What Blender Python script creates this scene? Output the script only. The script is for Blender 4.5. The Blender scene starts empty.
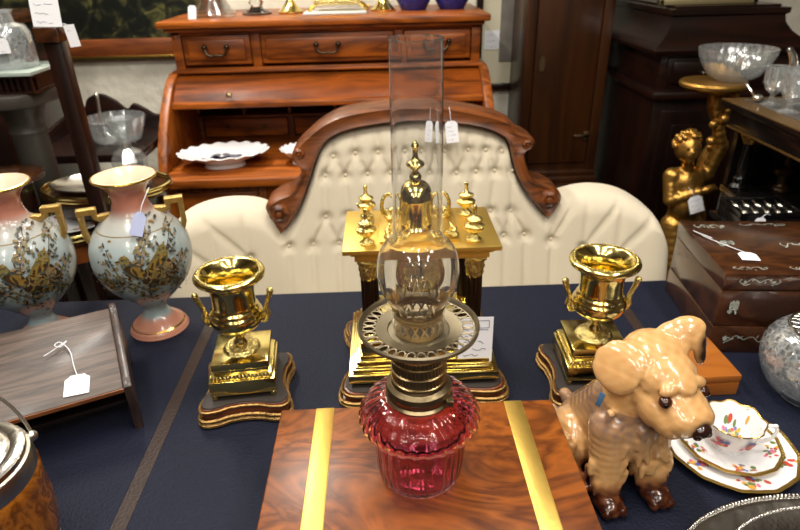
import bpy, bmesh, math, random
import numpy as np
from mathutils import Vector, Matrix

random.seed(7)
SC = bpy.context.scene
COL = SC.collection
PI = math.pi

# ------------------------------------------------------------------ camera
cam_data = bpy.data.cameras.new('camera')
cam = bpy.data.objects.new('camera', cam_data)
COL.objects.link(cam)
cam_data.sensor_width = 36.0
cam_data.lens = 36.0 * 595.0 / 800.0
cam_data.clip_start = 0.02
pitch, roll, yaw = math.radians(27.5), math.radians(1.4), math.radians(1.3)
fw = Vector((math.sin(yaw) * math.cos(pitch), math.cos(yaw) * math.cos(pitch), -math.sin(pitch)))
r0 = Vector((math.cos(yaw), -math.sin(yaw), 0))
u0 = r0.cross(fw)
rt = r0 * math.cos(roll) - u0 * math.sin(roll)
up = u0 * math.cos(roll) + r0 * math.sin(roll)
m = Matrix((rt, up, -fw)).transposed().to_4x4()
m.translation = Vector((0, 0, 1.44))
cam.matrix_world = m
cam_data.dof.use_dof = True
cam_data.dof.focus_distance = 0.78
cam_data.dof.aperture_fstop = 7.0
SC.camera = cam

# ------------------------------------------------------------------ world, exposure, room lamps
world = bpy.data.worlds.new('world')
SC.world = world
world.use_nodes = True
world.node_tree.nodes['Background'].inputs[0].default_value = (1.0, 0.95, 0.88, 1)
world.node_tree.nodes['Background'].inputs[1].default_value = 0.25
SC.view_settings.view_transform = 'Standard'
SC.view_settings.look = 'None'
SC.view_settings.exposure = 0.0
SC.view_settings.gamma = 1.0
SC.view_settings.use_curve_mapping = False

CEIL = 2.75
LAMPS = [  # x, y, size x, size y, watts : the shop's ceiling lights, in rows
    (-0.85, 0.75, 0.14, 0.7, 20), (0.05, 0.6, 0.14, 0.7, 18), (0.95, 0.55, 0.14, 0.7, 18),
    (-0.85, -0.7, 0.14, 0.7, 14), (0.05, -0.7, 0.14, 0.7, 14), (0.95, -0.7, 0.14, 0.7, 14),
    (-0.85, -1.9, 0.14, 0.7, 9), (0.05, -1.9, 0.14, 0.7, 9), (0.95, -1.9, 0.14, 0.7, 9),
    (-0.95, 2.3, 0.14, 0.9, 38), (0.0, 1.9, 0.14, 0.7, 9),
]
for i, (x, y, sx, sy, w) in enumerate(LAMPS):
    ld = bpy.data.lights.new('ceiling_lamp', 'AREA')
    ld.shape = 'RECTANGLE'
    ld.size, ld.size_y = sx, sy
    ld.energy = w
    ld.color = (1.0, 0.95, 0.86)
    lo = bpy.data.objects.new('ceiling_lamp', ld)
    lo.location = (x, y, CEIL - 0.05)
    COL.objects.link(lo)


# ------------------------------------------------------------------ helpers
class MB:
    """collects shapes in one bmesh; build() links them as ONE mesh object"""

    def __init__(s):
        s.bm = bmesh.new()
        s.mi = 0

    def _fin(s, vs, faces, M=None):
        if M is not None:
            for v in vs:
                v.co = M @ v.co
        for f in faces:
            f.material_index = s.mi
        return vs

    def box(s, lo, hi, bev=0.0, M=None, seg=2):
        b = bmesh.new()
        bmesh.ops.create_cube(b, size=1)
        lo, hi = Vector(lo), Vector(hi)
        for v in b.verts:
            v.co = Vector([(lo[k] + hi[k]) / 2 + v.co[k] * (hi[k] - lo[k]) for k in range(3)])
        if bev > 0:
            bmesh.ops.bevel(b, geom=b.edges[:], offset=bev, segments=seg, profile=0.5, affect='EDGES')
        return s.take(b, M)

    def take(s, b, M=None):
        mp, vs = {}, []
        for v in b.verts:
            co = v.co if M is None else M @ v.co
            mp[v] = s.bm.verts.new(co)
            vs.append(mp[v])
        for f in b.faces:
            try:
                g = s.bm.faces.new([mp[v] for v in f.verts])
                g.material_index = s.mi
            except ValueError:
                pass
        b.free()
        return vs

    def lathe(s, prof, c=(0, 0, 0), seg=40, mod=None, M=None, caps=False, sx=1.0, sy=1.0):
        """revolve [(r, z)...] about z; mod(angle, r, z, k) -> (r, z)"""
        c = Vector(c)
        rings, vs, fs = [], [], []
        for k, (r, z) in enumerate(prof):
            ring = []
            if r < 1e-6 and mod is None:
                v = s.bm.verts.new(c + Vector((0, 0, z)))
                ring = [v]
                vs.append(v)
            else:
                for i in range(seg):
                    a = 2 * PI * i / seg
                    rr, zz = (r, z) if mod is None else mod(a, r, z, k)
                    v = s.bm.verts.new(c + Vector((rr * math.cos(a) * sx, rr * math.sin(a) * sy, zz)))
                    ring.append(v)
                    vs.append(v)
            rings.append(ring)
        for a, b in zip(rings, rings[1:]):
            if len(a) == 1 and len(b) == 1:
                continue
            for i in range(seg):
                j = (i + 1) % seg
                if len(a) == 1:
                    q = [a[0], b[j], b[i]]
                elif len(b) == 1:
                    q = [a[i], a[j], b[0]]
                else:
                    q = [a[i], a[j], b[j], b[i]]
                fs.append(s.bm.faces.new(q))
        if caps:
            for ring in (rings[0], rings[-1]):
                if len(ring) > 2:
                    fs.append(s.bm.faces.new(ring))
        return s._fin(vs, fs, M)

    def tube(s, pts, r, seg=8, closed=False, M=None, flat=None):
        pts = [Vector(p) for p in pts]
        n = len(pts)
        rr = r if isinstance(r, (list, tuple)) else [r] * n
        vs, fs, rings = [], [], []
        prev = None
        for i, p in enumerate(pts):
            a = pts[(i - 1) % n] if (closed or i > 0) else p
            b = pts[(i + 1) % n] if (closed or i < n - 1) else p
            t = (b - a)
            t = t.normalized() if t.length > 1e-9 else Vector((0, 0, 1))
            if prev is None:
                ref = Vector((0, 0, 1)) if abs(t.z) < 0.9 else Vector((1, 0, 0))
                nrm = (ref - t * ref.dot(t)).normalized()
            else:
                nrm = prev - t * prev.dot(t)
                nrm = nrm.normalized() if nrm.length > 1e-6 else t.orthogonal().normalized()
            prev = nrm
            bn = t.cross(nrm)
            ring = []
            for k in range(seg):
                an = 2 * PI * k / seg
                f1, f2 = (1, 1) if flat is None else flat
                v = s.bm.verts.new(p + (nrm * math.cos(an) * f1 + bn * math.sin(an) * f2) * rr[i])
                ring.append(v)
                vs.append(v)
            rings.append(ring)
        pairs = list(zip(rings, rings[1:])) + ([(rings[-1], rings[0])] if closed else [])
        for a, b in pairs:
            for k in range(seg):
                j = (k + 1) % seg
                fs.append(s.bm.faces.new([a[k], a[j], b[j], b[k]]))
        if not closed:
            fs.append(s.bm.faces.new(rings[0]))
            fs.append(s.bm.faces.new(rings[-1]))
        return s._fin(vs, fs, M)

    def ball(s, c, r, seg=16, M=None, rot=None):
        b = bmesh.new()
        bmesh.ops.create_uvsphere(b, u_segments=seg, v_segments=max(6, seg // 2 + 1), radius=1)
        R = r if isinstance(r, (tuple, list)) else (r, r, r)
        for v in b.verts:
            p = Vector((v.co.x * R[0], v.co.y * R[1], v.co.z * R[2]))
            if rot is not None:
                p = rot @ p
            v.co = p + Vector(c)
        return s.take(b, M)

    def prism(s, poly, d0, d1, axis='y', bev=0.0, M=None):
        """extrude a closed outline; axis y: poly is (x, z), z: (x, y), x: (y, z)"""
        b = bmesh.new()

        def P(p, d):
            return {'y': Vector((p[0], d, p[1])), 'z': Vector((p[0], p[1], d)), 'x': Vector((d, p[0], p[1]))}[axis]
        A = [b.verts.new(P(p, d0)) for p in poly]
        B = [b.verts.new(P(p, d1)) for p in poly]
        n = len(poly)
        fa, fb = b.faces.new(A), b.faces.new(B)
        for i in range(n):
            j = (i + 1) % n
            b.faces.new([A[i], A[j], B[j], B[i]])
        bmesh.ops.recalc_face_normals(b, faces=b.faces[:])
        if bev > 0:
            ed = [e for e in b.edges if len(e.link_faces) == 2 and (fa in e.link_faces or fb in e.link_faces)]
            bmesh.ops.bevel(b, geom=ed, offset=bev, segments=2, profile=0.5, affect='EDGES')
        return s.take(b, M)

    def grid(s, P, closed_u=False):
        """P[i][j] array of points -> quads"""
        V = [[s.bm.verts.new(Vector(p)) for p in row] for row in P]
        fs = []
        n, m2 = len(V), len(V[0])
        for i in range(n if closed_u else n - 1):
            for j in range(m2 - 1):
                fs.append(s.bm.faces.new([V[i][j], V[(i + 1) % n][j], V[(i + 1) % n][j + 1], V[i][j + 1]]))
        vs = [v for r in V for v in r]
        s._fin(vs, fs)
        return V

    def poly(s, pts):
        vs = [s.bm.verts.new(Vector(p)) for p in pts]
        try:
            f = s.bm.faces.new(vs)
            f.material_index = s.mi
        except ValueError:
            pass
        return vs

    def build(s, name, mats, parent=None, smooth=True, ang=38, recalc=True, loc=None, rotz=0.0):
        if recalc:
            bmesh.ops.recalc_face_normals(s.bm, faces=s.bm.faces[:])
        s.bm.normal_update()
        if smooth:
            for f in s.bm.faces:
                f.smooth = True
            lim = math.radians(ang)
            for e in s.bm.edges:
                if len(e.link_faces) == 2 and e.calc_face_angle(0.0) > lim:
                    e.smooth = False
        me = bpy.data.meshes.new(name)
        s.bm.to_mesh(me)
        s.bm.free()
        for mt in (mats if isinstance(mats, (list, tuple)) else [mats]):
            me.materials.append(mt)
        o = bpy.data.objects.new(name, me)
        COL.objects.link(o)
        if parent is not None:
            o.parent = parent
        if loc is not None:
            o.location = loc
        o.rotation_euler.z = rotz
        return o


def tag(o, label, cat, group=None, kind=None):
    o['label'] = label
    o['category'] = cat
    if group:
        o['group'] = group
    if kind:
        o['kind'] = kind
    return o


def thing(name, label, cat, loc=(0, 0, 0), rotz=0.0, group=None):
    o = bpy.data.objects.new(name, None)
    o.empty_display_size = 0.02
    COL.objects.link(o)
    o.location = loc
    o.rotation_euler.z = rotz
    return tag(o, label, cat, group)


def structure(o, label=None):
    o['kind'] = 'structure'
    if label:
        o['label'] = label
    return o


def kids(o):
    return [c for c in bpy.data.objects if c.parent == o]


def copy_tree(o, parent=None):
    c = o.copy()
    COL.objects.link(c)
    c.parent = parent
    for ch in kids(o):
        copy_tree(ch, c)
    return c


def rz(a):
    return Matrix.Rotation(a, 4, 'Z')


def T(x, y, z):
    return Matrix.Translation((x, y, z))


def catmull(pts, n=6, closed=False):
    pts = [Vector(p) for p in pts]
    out = []
    N = len(pts)
    for i in range(N if closed else N - 1):
        g = lambda k: pts[k % N] if closed else pts[min(max(k, 0), N - 1)]
        p0, p1, p2, p3 = g(i - 1), g(i), g(i + 1), g(i + 2)
        for k in range(n):
            t = k / n
            out.append(0.5 * ((2 * p1) + (p2 - p0) * t + (2 * p0 - 5 * p1 + 4 * p2 - p3) * t * t + (3 * p1 - p0 - 3 * p2 + p3) * t ** 3))
    if not closed:
        out.append(pts[-1])
    return out


def c2(pts, n=5, closed=False):
    return [(p[0], p[1]) for p in catmull([(a, b, 0) for a, b in pts], n, closed)]


# ------------------------------------------------------------------ materials
def lin(c):
    return tuple(((x / 12.92) if x <= 0.04045 else ((x + 0.055) / 1.055) ** 2.4) for x in c)


def hexc(h):
    return lin(tuple(int(h[i:i + 2], 16) / 255 for i in (0, 2, 4)))


def mat(name, color, rough=0.5, metal=0.0, spec=0.5, coat=0.0, bump=0.0, bscale=60.0, vary=0.0, vscale=8.0, trans=0.0, ior=1.45, sheen=0.0):
    mt = bpy.data.materials.new(name)
    mt.use_nodes = True
    nt = mt.node_tree
    b = nt.nodes['Principled BSDF']
    c = hexc(color) if isinstance(color, str) else color
    b.inputs['Base Color'].default_value = (*c, 1)
    b.inputs['Roughness'].default_value = rough
    b.inputs['Metallic'].default_value = metal
    b.inputs['Specular IOR Level'].default_value = spec
    b.inputs['Coat Weight'].default_value = coat
    b.inputs['Coat Roughness'].default_value = 0.08
    b.inputs['Transmission Weight'].default_value = trans
    b.inputs['IOR'].default_value = ior
    b.inputs['Sheen Weight'].default_value = sheen
    if bump or vary:
        tc = nt.nodes.new('ShaderNodeTexCoord')
    if vary:
        n = nt.nodes.new('ShaderNodeTexNoise')
        n.inputs['Scale'].default_value = vscale
        n.inputs['Detail'].default_value = 6
        nt.links.new(tc.outputs['Object'], n.inputs['Vector'])
        mx = nt.nodes.new('ShaderNodeMix')
        mx.data_type = 'RGBA'
        mx.inputs['A'].default_value = (*[v * (1 - vary) for v in c], 1)
        mx.inputs['B'].default_value = (*[min(1, v * (1 + vary)) for v in c], 1)
        nt.links.new(n.outputs['Fac'], mx.inputs['Factor'])
        nt.links.new(mx.outputs['Result'], b.inputs['Base Color'])
    if bump:
        n = nt.nodes.new('ShaderNodeTexNoise')
        n.inputs['Scale'].default_value = bscale
        n.inputs['Detail'].default_value = 5
        nt.links.new(tc.outputs['Object'], n.inputs['Vector'])
        bp = nt.nodes.new('ShaderNodeBump')
        bp.inputs['Strength'].default_value = bump
        bp.inputs['Distance'].default_value = 0.01
        nt.links.new(n.outputs['Fac'], bp.inputs['Height'])
        nt.links.new(bp.outputs['Normal'], b.inputs['Normal'])
    return mt


def wood(name, dark, light, axis='x', scale=9.0, rough=0.3, coat=0.3, stretch=14.0, swirl=1.2, bump=0.04, spec=0.5, fine=0.35):
    """grain runs along `axis`: stretched noise, a swirling figure and fine pores"""
    mt = bpy.data.materials.new(name)
    mt.use_nodes = True
    nt = mt.node_tree
    b = nt.nodes['Principled BSDF']
    tc = nt.nodes.new('ShaderNodeTexCoord')
    mp = nt.nodes.new('ShaderNodeMapping')
    sc = [scale] * 3
    sc['xyz'.index(axis)] = scale / stretch * 2.0
    mp.inputs['Scale'].default_value = sc
    nt.links.new(tc.outputs['Object'], mp.inputs['Vector'])
    n1 = nt.nodes.new('ShaderNodeTexNoise')
    n1.inputs['Scale'].default_value = 1.0
    n1.inputs['Detail'].default_value = 3
    n1.inputs['Distortion'].default_value = swirl
    nt.links.new(mp.outputs['Vector'], n1.inputs['Vector'])
    mul = nt.nodes.new('ShaderNodeMath')
    mul.operation = 'MULTIPLY'
    mul.inputs[1].default_value = 9.0
    nt.links.new(n1.outputs['Fac'], mul.inputs[0])
    pp = nt.nodes.new('ShaderNodeMath')
    pp.operation = 'PINGPONG'
    pp.inputs[1].default_value = 1.0
    nt.links.new(mul.outputs[0], pp.inputs[0])
    n2 = nt.nodes.new('ShaderNodeTexNoise')
    n2.inputs['Scale'].default_value = 9.0
    n2.inputs['Detail'].default_value = 8
    nt.links.new(mp.outputs['Vector'], n2.inputs['Vector'])
    mx0 = nt.nodes.new('ShaderNodeMix')
    mx0.inputs['Factor'].default_value = fine
    nt.links.new(pp.outputs[0], mx0.inputs['A'])
    nt.links.new(n2.outputs['Fac'], mx0.inputs['B'])
    mx = nt.nodes.new('ShaderNodeMix')
    mx.data_type = 'RGBA'
    mx.inputs['A'].default_value = (*hexc(dark), 1)
    mx.inputs['B'].default_value = (*hexc(light), 1)
    nt.links.new(mx0.outputs['Result'], mx.inputs['Factor'])
    nt.links.new(mx.outputs['Result'], b.inputs['Base Color'])
    b.inputs['Roughness'].default_value = rough
    b.inputs['Coat Weight'].default_value = coat
    b.inputs['Coat Roughness'].default_value = 0.12
    b.inputs['Specular IOR Level'].default_value = spec
    bp = nt.nodes.new('ShaderNodeBump')
    bp.inputs['Strength'].default_value = bump * 4
    bp.inputs['Distance'].default_value = 0.002
    nt.links.new(n2.outputs['Fac'], bp.inputs['Height'])
    nt.links.new(bp.outputs['Normal'], b.inputs['Normal'])
    return mt


def clear_glass(name, tint=(1, 1, 1), refl=(1, 1, 1), rough=0.0, ior=1.45, extra=0.0):
    """thin blown glass: what is behind shows straight through, the surface mirrors by its Fresnel term"""
    mt = bpy.data.materials.new(name)
    mt.use_nodes = True
    nt = mt.node_tree
    for n in list(nt.nodes):
        if n.type != 'OUTPUT_MATERIAL':
            nt.nodes.remove(n)
    out = nt.nodes['Material Output']
    tr = nt.nodes.new('ShaderNodeBsdfTransparent')
    tr.inputs[0].default_value = (*tint, 1)
    gl = nt.nodes.new('ShaderNodeBsdfGlossy')
    gl.inputs['Color'].default_value = (*refl, 1)
    gl.inputs['Roughness'].default_value = rough
    fr = nt.nodes.new('ShaderNodeFresnel')
    ge = nt.nodes.new('ShaderNodeNewGeometry')   # the same mirror strength from both sides of the wall of glass
    io = nt.nodes.new('ShaderNodeMix')
    io.inputs['A'].default_value = ior
    io.inputs['B'].default_value = 1.0 / ior
    nt.links.new(ge.outputs['Backfacing'], io.inputs['Factor'])
    nt.links.new(io.outputs['Result'], fr.inputs['IOR'])
    ad = nt.nodes.new('ShaderNodeMath')
    ad.inputs[1].default_value = extra
    ad.use_clamp = True
    nt.links.new(fr.outputs[0], ad.inputs[0])
    mx = nt.nodes.new('ShaderNodeMixShader')
    nt.links.new(ad.outputs[0], mx.inputs[0])
    nt.links.new(tr.outputs[0], mx.inputs[1])
    nt.links.new(gl.outputs[0], mx.inputs[2])
    nt.links.new(mx.outputs[0], out.inputs['Surface'])
    return mt


def cut_crystal(name, scale, amount, tint=(0.9, 0.92, 0.92), extra=0.14, rough=0.12):
    """clear crystal; ground white cut lines also stand in for light on the facets"""
    mt = clear_glass(name, tint, extra=extra, rough=rough)
    nt = mt.node_tree
    out = nt.nodes['Material Output']
    src = out.inputs['Surface'].links[0].from_socket
    tc = nt.nodes.new('ShaderNodeTexCoord')
    vo = nt.nodes.new('ShaderNodeTexVoronoi')
    vo.feature = 'DISTANCE_TO_EDGE'
    vo.inputs['Scale'].default_value = scale
    nt.links.new(tc.outputs['Object'], vo.inputs['Vector'])
    mr = nt.nodes.new('ShaderNodeMapRange')
    mr.inputs['From Min'].default_value = 0.0
    mr.inputs['From Max'].default_value = 0.16
    mr.inputs['To Min'].default_value = amount
    mr.inputs['To Max'].default_value = amount * 0.18
    nt.links.new(vo.outputs['Distance'], mr.inputs['Value'])
    wb_ = nt.nodes.new('ShaderNodeBsdfPrincipled')
    wb_.inputs['Base Color'].default_value = (0.72, 0.74, 0.75, 1)
    wb_.inputs['Roughness'].default_value = 0.25
    mx = nt.nodes.new('ShaderNodeMixShader')
    nt.links.new(mr.outputs[0], mx.inputs[0])
    nt.links.new(src, mx.inputs[1])
    nt.links.new(wb_.outputs[0], mx.inputs[2])
    nt.links.new(mx.outputs[0], out.inputs['Surface'])
    return mt


M = {}
M['brass'] = mat('polished brass', (0.80, 0.66, 0.25), 0.15, 1.0, bump=0.03, bscale=40)
M['brass_chased'] = mat('chased brass', (0.74, 0.60, 0.23), 0.25, 1.0, bump=0.5, bscale=160)
M['brass_strip'] = mat('brushed brass strip', (0.78, 0.53, 0.13), 0.42, 1.0, bump=0.05, bscale=90, vary=0.1, vscale=20)
M['old_brass'] = mat('tarnished burner brass', (0.33, 0.25, 0.14), 0.34, 1.0, bump=0.1, bscale=90, vary=0.25, vscale=30)
M['gilt'] = mat('gilt metal', (0.62, 0.40, 0.09), 0.3, 1.0, bump=0.2, bscale=70)
M['plinth_gilt'] = mat('dull rubbed gilding', (0.36, 0.21, 0.07), 0.42, 0.85, bump=0.4, bscale=120, vary=0.4, vscale=40)
M['gilt_dark'] = mat('gilded wood', (0.50, 0.27, 0.06), 0.32, 0.85, bump=0.3, bscale=40, vary=0.35, vscale=14)
M['silver'] = mat('silver plate', (0.72, 0.70, 0.66), 0.18, 1.0, bump=0.12, bscale=45)
M['silver_dull'] = mat('worn silver plate', (0.66, 0.63, 0.56), 0.28, 1.0, bump=0.08, bscale=40)
M['navy'] = mat('navy leather', '131728', 0.62, bump=0.3, bscale=260, vary=0.12, vscale=5, spec=0.25)
M['brown_leather'] = mat('brown tooled leather band', '2c1d16', 0.55, bump=0.3, bscale=200, vary=0.25, vscale=30)
M['paper'] = mat('white card', 'eeeef2', 0.7)
M['string'] = mat('white thread', 'e4e4ea', 0.8)
M['ink'] = mat('blue black ink', '3a3f5c', 0.7)
M['ink_red'] = mat('red ink', 'b05040', 0.7)
M['cream'] = mat('cream upholstery', 'd6cab2', 0.85, bump=0.15, bscale=500, vary=0.05, vscale=6, sheen=0.15)
M['sofa_wood'] = wood('carved show wood', '2c1408', '86481c', 'x', 12, 0.42, 0.05)
M['oak_red'] = wood('red oak', '481b04', 'bc641a', 'x', 10, 0.4, 0.06, swirl=0.9, bump=0.06, fine=0.32)
M['oak_red_v'] = wood('red oak upright', '481b04', 'b05e18', 'z', 13, 0.42, 0.06)
M['oak_in'] = wood('red oak inside', '4a200a', '86481a', 'x', 9, 0.45, 0.1)
M['walnut'] = wood('figured walnut', '34130a', '9a541c', 'x', 9, 0.33, 0.0, stretch=3.5, swirl=2.6, bump=0.01, fine=0.45, spec=0.4)
M['rosewood'] = wood('rosewood', '24110a', '4e2c14', 'x', 9, 0.2, 0.45, stretch=5, swirl=1.6, bump=0.01)
M['satin'] = wood('light satinwood', '8a4a18', 'b8702c', 'x', 8, 0.28, 0.3, swirl=0.8, bump=0.01)
M['dark_oak'] = wood('dark fumed oak', '1a120e', '68564c', 'x', 34, 0.46, 0.05, stretch=24, swirl=0.8, bump=0.1, fine=0.5)
M['mahog'] = wood('dark mahogany', '0d0604', '281009', 'x', 7, 0.32, 0.25)
M['mahog_v'] = wood('dark mahogany upright', '0c0503', '240e07', 'z', 7, 0.32, 0.25)
M['clock_wood'] = wood('longcase oak', '281206', '46250b', 'z', 6, 0.38, 0.2, swirl=0.5)
M['ebony'] = mat('ebonised wood', '0d0b0b', 0.25, coat=0.2)
M['shadow_wood'] = mat('shaded wood', '1a100c', 0.5, vary=0.3, vscale=20)  # for the rack's lower shelf: shade under the board put into the colour
M['marble'] = mat('grey marble', '3c3732', 0.4, vary=0.35, vscale=18)
M['white_marble'] = mat('white marble', 'dcdcd8', 0.4, vary=0.06, vscale=12)
M['porcelain'] = mat('white porcelain', 'eceaea', 0.12, coat=0.4)
M['glass'] = clear_glass('blown glass', (0.95, 0.96, 0.955), extra=0.012)
M['cut_glass'] = mat('cut crystal', (1, 1, 1), 0.03, trans=1.0, ior=1.5)
M['thin_crystal'] = clear_glass('thin crystal', (0.92, 0.94, 0.94), extra=0.10, rough=0.14)
M['cut_thin'] = cut_crystal('finely cut crystal', 85, 0.24, extra=0.16)
M['handle_bronze'] = mat('dark bronze handle', (0.08, 0.06, 0.04), 0.4, 1.0)
M['column_marble'] = mat('weathered grey marble', '45423c', 0.45, vary=0.3, vscale=12)
M['blown'] = mat('blown chimney glass', (0.985, 0.99, 0.99), 0.0, trans=1.0, ior=1.47)
_nt = M['blown'].node_tree          # a film of dust on the glass
_df = _nt.nodes.new('ShaderNodeBsdfDiffuse')
_df.inputs['Color'].default_value = (0.75, 0.74, 0.72, 1)
_mx = _nt.nodes.new('ShaderNodeMixShader')
_mx.inputs[0].default_value = 0.022
_nt.links.new(_nt.nodes['Principled BSDF'].outputs[0], _mx.inputs[1])
_nt.links.new(_df.outputs[0], _mx.inputs[2])
_nt.links.new(_mx.outputs[0], _nt.nodes['Material Output'].inputs['Surface'])
M['gold_line'] = mat('gold rim paint', (0.62, 0.40, 0.10), 0.22, 0.9)
M['black'] = mat('black void', '060505', 0.6)
M['blue_white'] = mat('cobalt glaze', '232a78', 0.2, coat=0.3, vary=0.5, vscale=60)
M['flower_r'] = mat('red enamel', 'c04a3a', 0.3)
M['flower_p'] = mat('pink enamel', 'd4708c', 0.3)
M['flower_y'] = mat('yellow enamel', 'dca040', 0.3)
M['flower_b'] = mat('blue enamel', '5a62a8', 0.3)
M['leaf_g'] = mat('green enamel', '6c8048', 0.3)
M['pearl'] = mat('mother of pearl', 'aab2a8', 0.25, coat=0.5, vary=0.4, vscale=90)
M['ribbed'] = None
# ------------------------------------------------------------------ the room
wall_m = mat('painted rough wall', 'ece6d4', 0.75, bump=1.0, bscale=16, vary=0.06, vscale=5)
wall_d = mat('shop wall in brown paneling', '54443a', 0.8, vary=0.1, vscale=2)
floor_m = mat('dark carpet', '2c211c', 0.9, vary=0.3, vscale=30)
ceil_m = mat('ceiling paint', 'ccc5b6', 0.8)
XL, XR, YB, YF = -3.0, 2.5, 3.0, -2.6
for nm, lo, hi, mt in (
        ('floor', (XL, YF, -0.1), (XR, YB, 0), floor_m),
        ('ceiling', (XL, YF, CEIL), (XR, YB, CEIL + 0.1), ceil_m),
        ('wall_back', (XL, YB, 0), (XR, YB + 0.1, CEIL), wall_m),
        ('wall_front', (XL, YF - 0.1, 0), (XR, YF, CEIL), wall_d),
        ('wall_left', (XL - 0.1, YF, 0), (XL, YB, CEIL), wall_d),
        ('wall_right', (XR, YF, 0), (XR + 0.1, YB, CEIL), wall_d)):
    b = MB()
    b.box(lo, hi)
    structure(b.build(nm, mt, smooth=False))

# ------------------------------------------------------------------ writing table
TX0, TX1, TY0, TY1, TZ = -1.08, 1.22, 0.12, 1.195, 0.76
tbl = thing('writing_table', 'big writing table with navy leather top split by brown bands, carrying the antiques', 'table', (0.07, 0.65, 0))
ox, oy = 0.07, 0.65
b = MB()
b.box((TX0 - ox, TY0 - oy, 0.722), (TX1 - ox, TY1 - oy, 0.756), 0.006)
b.box((TX0 + 0.03 - ox, TY0 + 0.03 - oy, 0.62), (TX1 - 0.03 - ox, TY1 - 0.03 - oy, 0.722))
b.build('table_top', M['mahog'], tbl)
for x0, x1 in ((TX0 + 0.012, -0.389), (-0.367, 0.492), (0.514, TX1 - 0.012)):
    b = MB()
    b.box((x0 - ox, TY0 + 0.012 - oy, 0.754), (x1 - ox, TY1 - 0.012 - oy, TZ), 0.001, seg=1)
    b.build('leather_panel', M['navy'], tbl)
for xc in (-0.378, 0.503):
    b = MB()
    b.box((xc - 0.011 - ox, TY0 + 0.012 - oy, 0.754), (xc + 0.011 - ox, TY1 - 0.012 - oy, TZ - 0.0004))
    o = b.build('leather_band', M['brown_leather'], tbl)
    o['label'] = 'brown leather band'
for x in (TX0 + 0.08, TX1 - 0.08):
    for y in (TY0 + 0.08, TY1 - 0.08):
        b = MB()
        b.lathe([(0.02, 0), (0.028, 0.05), (0.024, 0.1), (0.035, 0.4), (0.03, 0.5), (0.042, 0.56), (0.042, 0.63)], (x - ox, y - oy, 0), 16, caps=True)
        b.build('leg', M['mahog_v'], tbl)

# ------------------------------------------------------------------ sofa
sofa = thing('button_back_sofa', 'cream button-back sofa with carved wood crest behind the table', 'sofa', (0.1, 1.5, 0))
SO = Vector((0.1, 1.5, 0))


def sofa_y(x, z):
    a = max(0.0, abs(x - 0.13) - 0.35)
    return 1.58 + 0.25 * (z - 0.5) - a * a


s_outer = [(-0.302, 0.743), (-0.336, 0.801), (-0.337, 0.824), (-0.314, 0.839), (-0.27, 0.85), (-0.238, 0.893), (-0.237, 0.915), (-0.258, 0.941), (-0.25, 0.968), (-0.204, 1.008), (-0.162, 1.036), (-0.101, 1.058), (0.018, 1.072), (0.108, 1.071), (0.179, 1.067), (0.286, 1.045), (0.358, 1.02), (0.377, 0.994), (0.42, 0.976), (0.423, 0.954), (0.397, 0.942), (0.401, 0.907), (0.416, 0.873), (0.434, 0.855), (0.486, 0.84), (0.504, 0.816), (0.496, 0.787), (0.464, 0.762)]
s_inner = [(-0.302, 0.743), (-0.264, 0.778), (-0.236, 0.828), (-0.209, 0.892), (-0.185, 0.95), (-0.154, 0.988), (-0.092, 1.013), (0.022, 1.028), (0.107, 1.030), (0.179, 1.023), (0.263, 1.011), (0.324, 0.99), (0.353, 0.962), (0.365, 0.914), (0.385, 0.861), (0.424, 0.801), (0.464, 0.762)]
s_wl = [(-0.618, 0.60), (-0.612, 0.69), (-0.60, 0.755), (-0.584, 0.793), (-0.567, 0.81), (-0.528, 0.823), (-0.466, 0.826), (-0.391, 0.813), (-0.34, 0.788), (-0.302, 0.743)]
s_wr = [(0.464, 0.762), (0.511, 0.793), (0.559, 0.809), (0.616, 0.818), (0.682, 0.813), (0.735, 0.79), (0.773, 0.756), (0.797, 0.69), (0.806, 0.62), (0.806, 0.58)]
s_btn = [(-0.145, 0.937), (-0.081, 0.944), (-0.017, 0.945), (0.047, 0.946), (0.108, 0.944), (0.172, 0.943), (0.24, 0.944), (0.29, 0.942), (0.336, 0.937),
         (-0.17, 0.886), (-0.113, 0.885), (-0.049, 0.887), (0.016, 0.888), (0.08, 0.886), (0.14, 0.884), (0.205, 0.882), (0.262, 0.884), (0.315, 0.885), (0.366, 0.883),
         (-0.175, 0.771), (-0.11, 0.775), (-0.045, 0.776), (0.021, 0.776), (0.09, 0.776), (0.164, 0.775), (0.23, 0.773), (0.304, 0.773), (0.364, 0.771),
         (-0.287, 0.692), (-0.216, 0.693), (-0.141, 0.694), (-0.066, 0.694), (0.0, 0.695), (0.07, 0.696), (0.135, 0.697), (0.205, 0.698), (0.281, 0.701), (0.344, 0.701), (0.405, 0.702), (0.484, 0.685),
         (-0.397, 0.675), (0.577, 0.665), (-0.481, 0.662), (0.666, 0.652)]
top_pts = c2(s_wl, 4) + c2(s_inner, 4)[1:] + c2(s_wr, 4)[1:]
tx = np.array([p[0] for p in top_pts])
tz = np.array([p[1] for p in top_pts])
tx = np.maximum.accumulate(tx + np.arange(len(tx)) * 1e-6)
segs = []
R1, R2, R3, R4 = s_btn[:9], s_btn[9:19], s_btn[19:28], s_btn[28:40]
for A, B in ((R1, R2), (R3, R4)):
    for p in A:
        for q in B:
            if abs(p[0] - q[0]) < 0.062:
                segs.append((p, q, 0.010))
for p in R2:
    q = min(R3, key=lambda q: abs(q[0] - p[0]))
    segs.append((p, q, 0.007))
for p in R1:
    segs.append((p, (p[0] * 1.02, p[1] + 0.09), 0.008))
for p in R4 + s_btn[40:]:
    segs.append((p, (p[0] * 1.0, 0.42), 0.008))
for p in s_btn[40:] + [R4[0], R4[-1]]:
    segs.append((p, (p[0] + (p[0] - 0.13) * 0.25, 0.83), 0.009))
    segs.append((p, (p[0] + (p[0] - 0.13) * 0.02, 0.83), 0.007))
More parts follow.
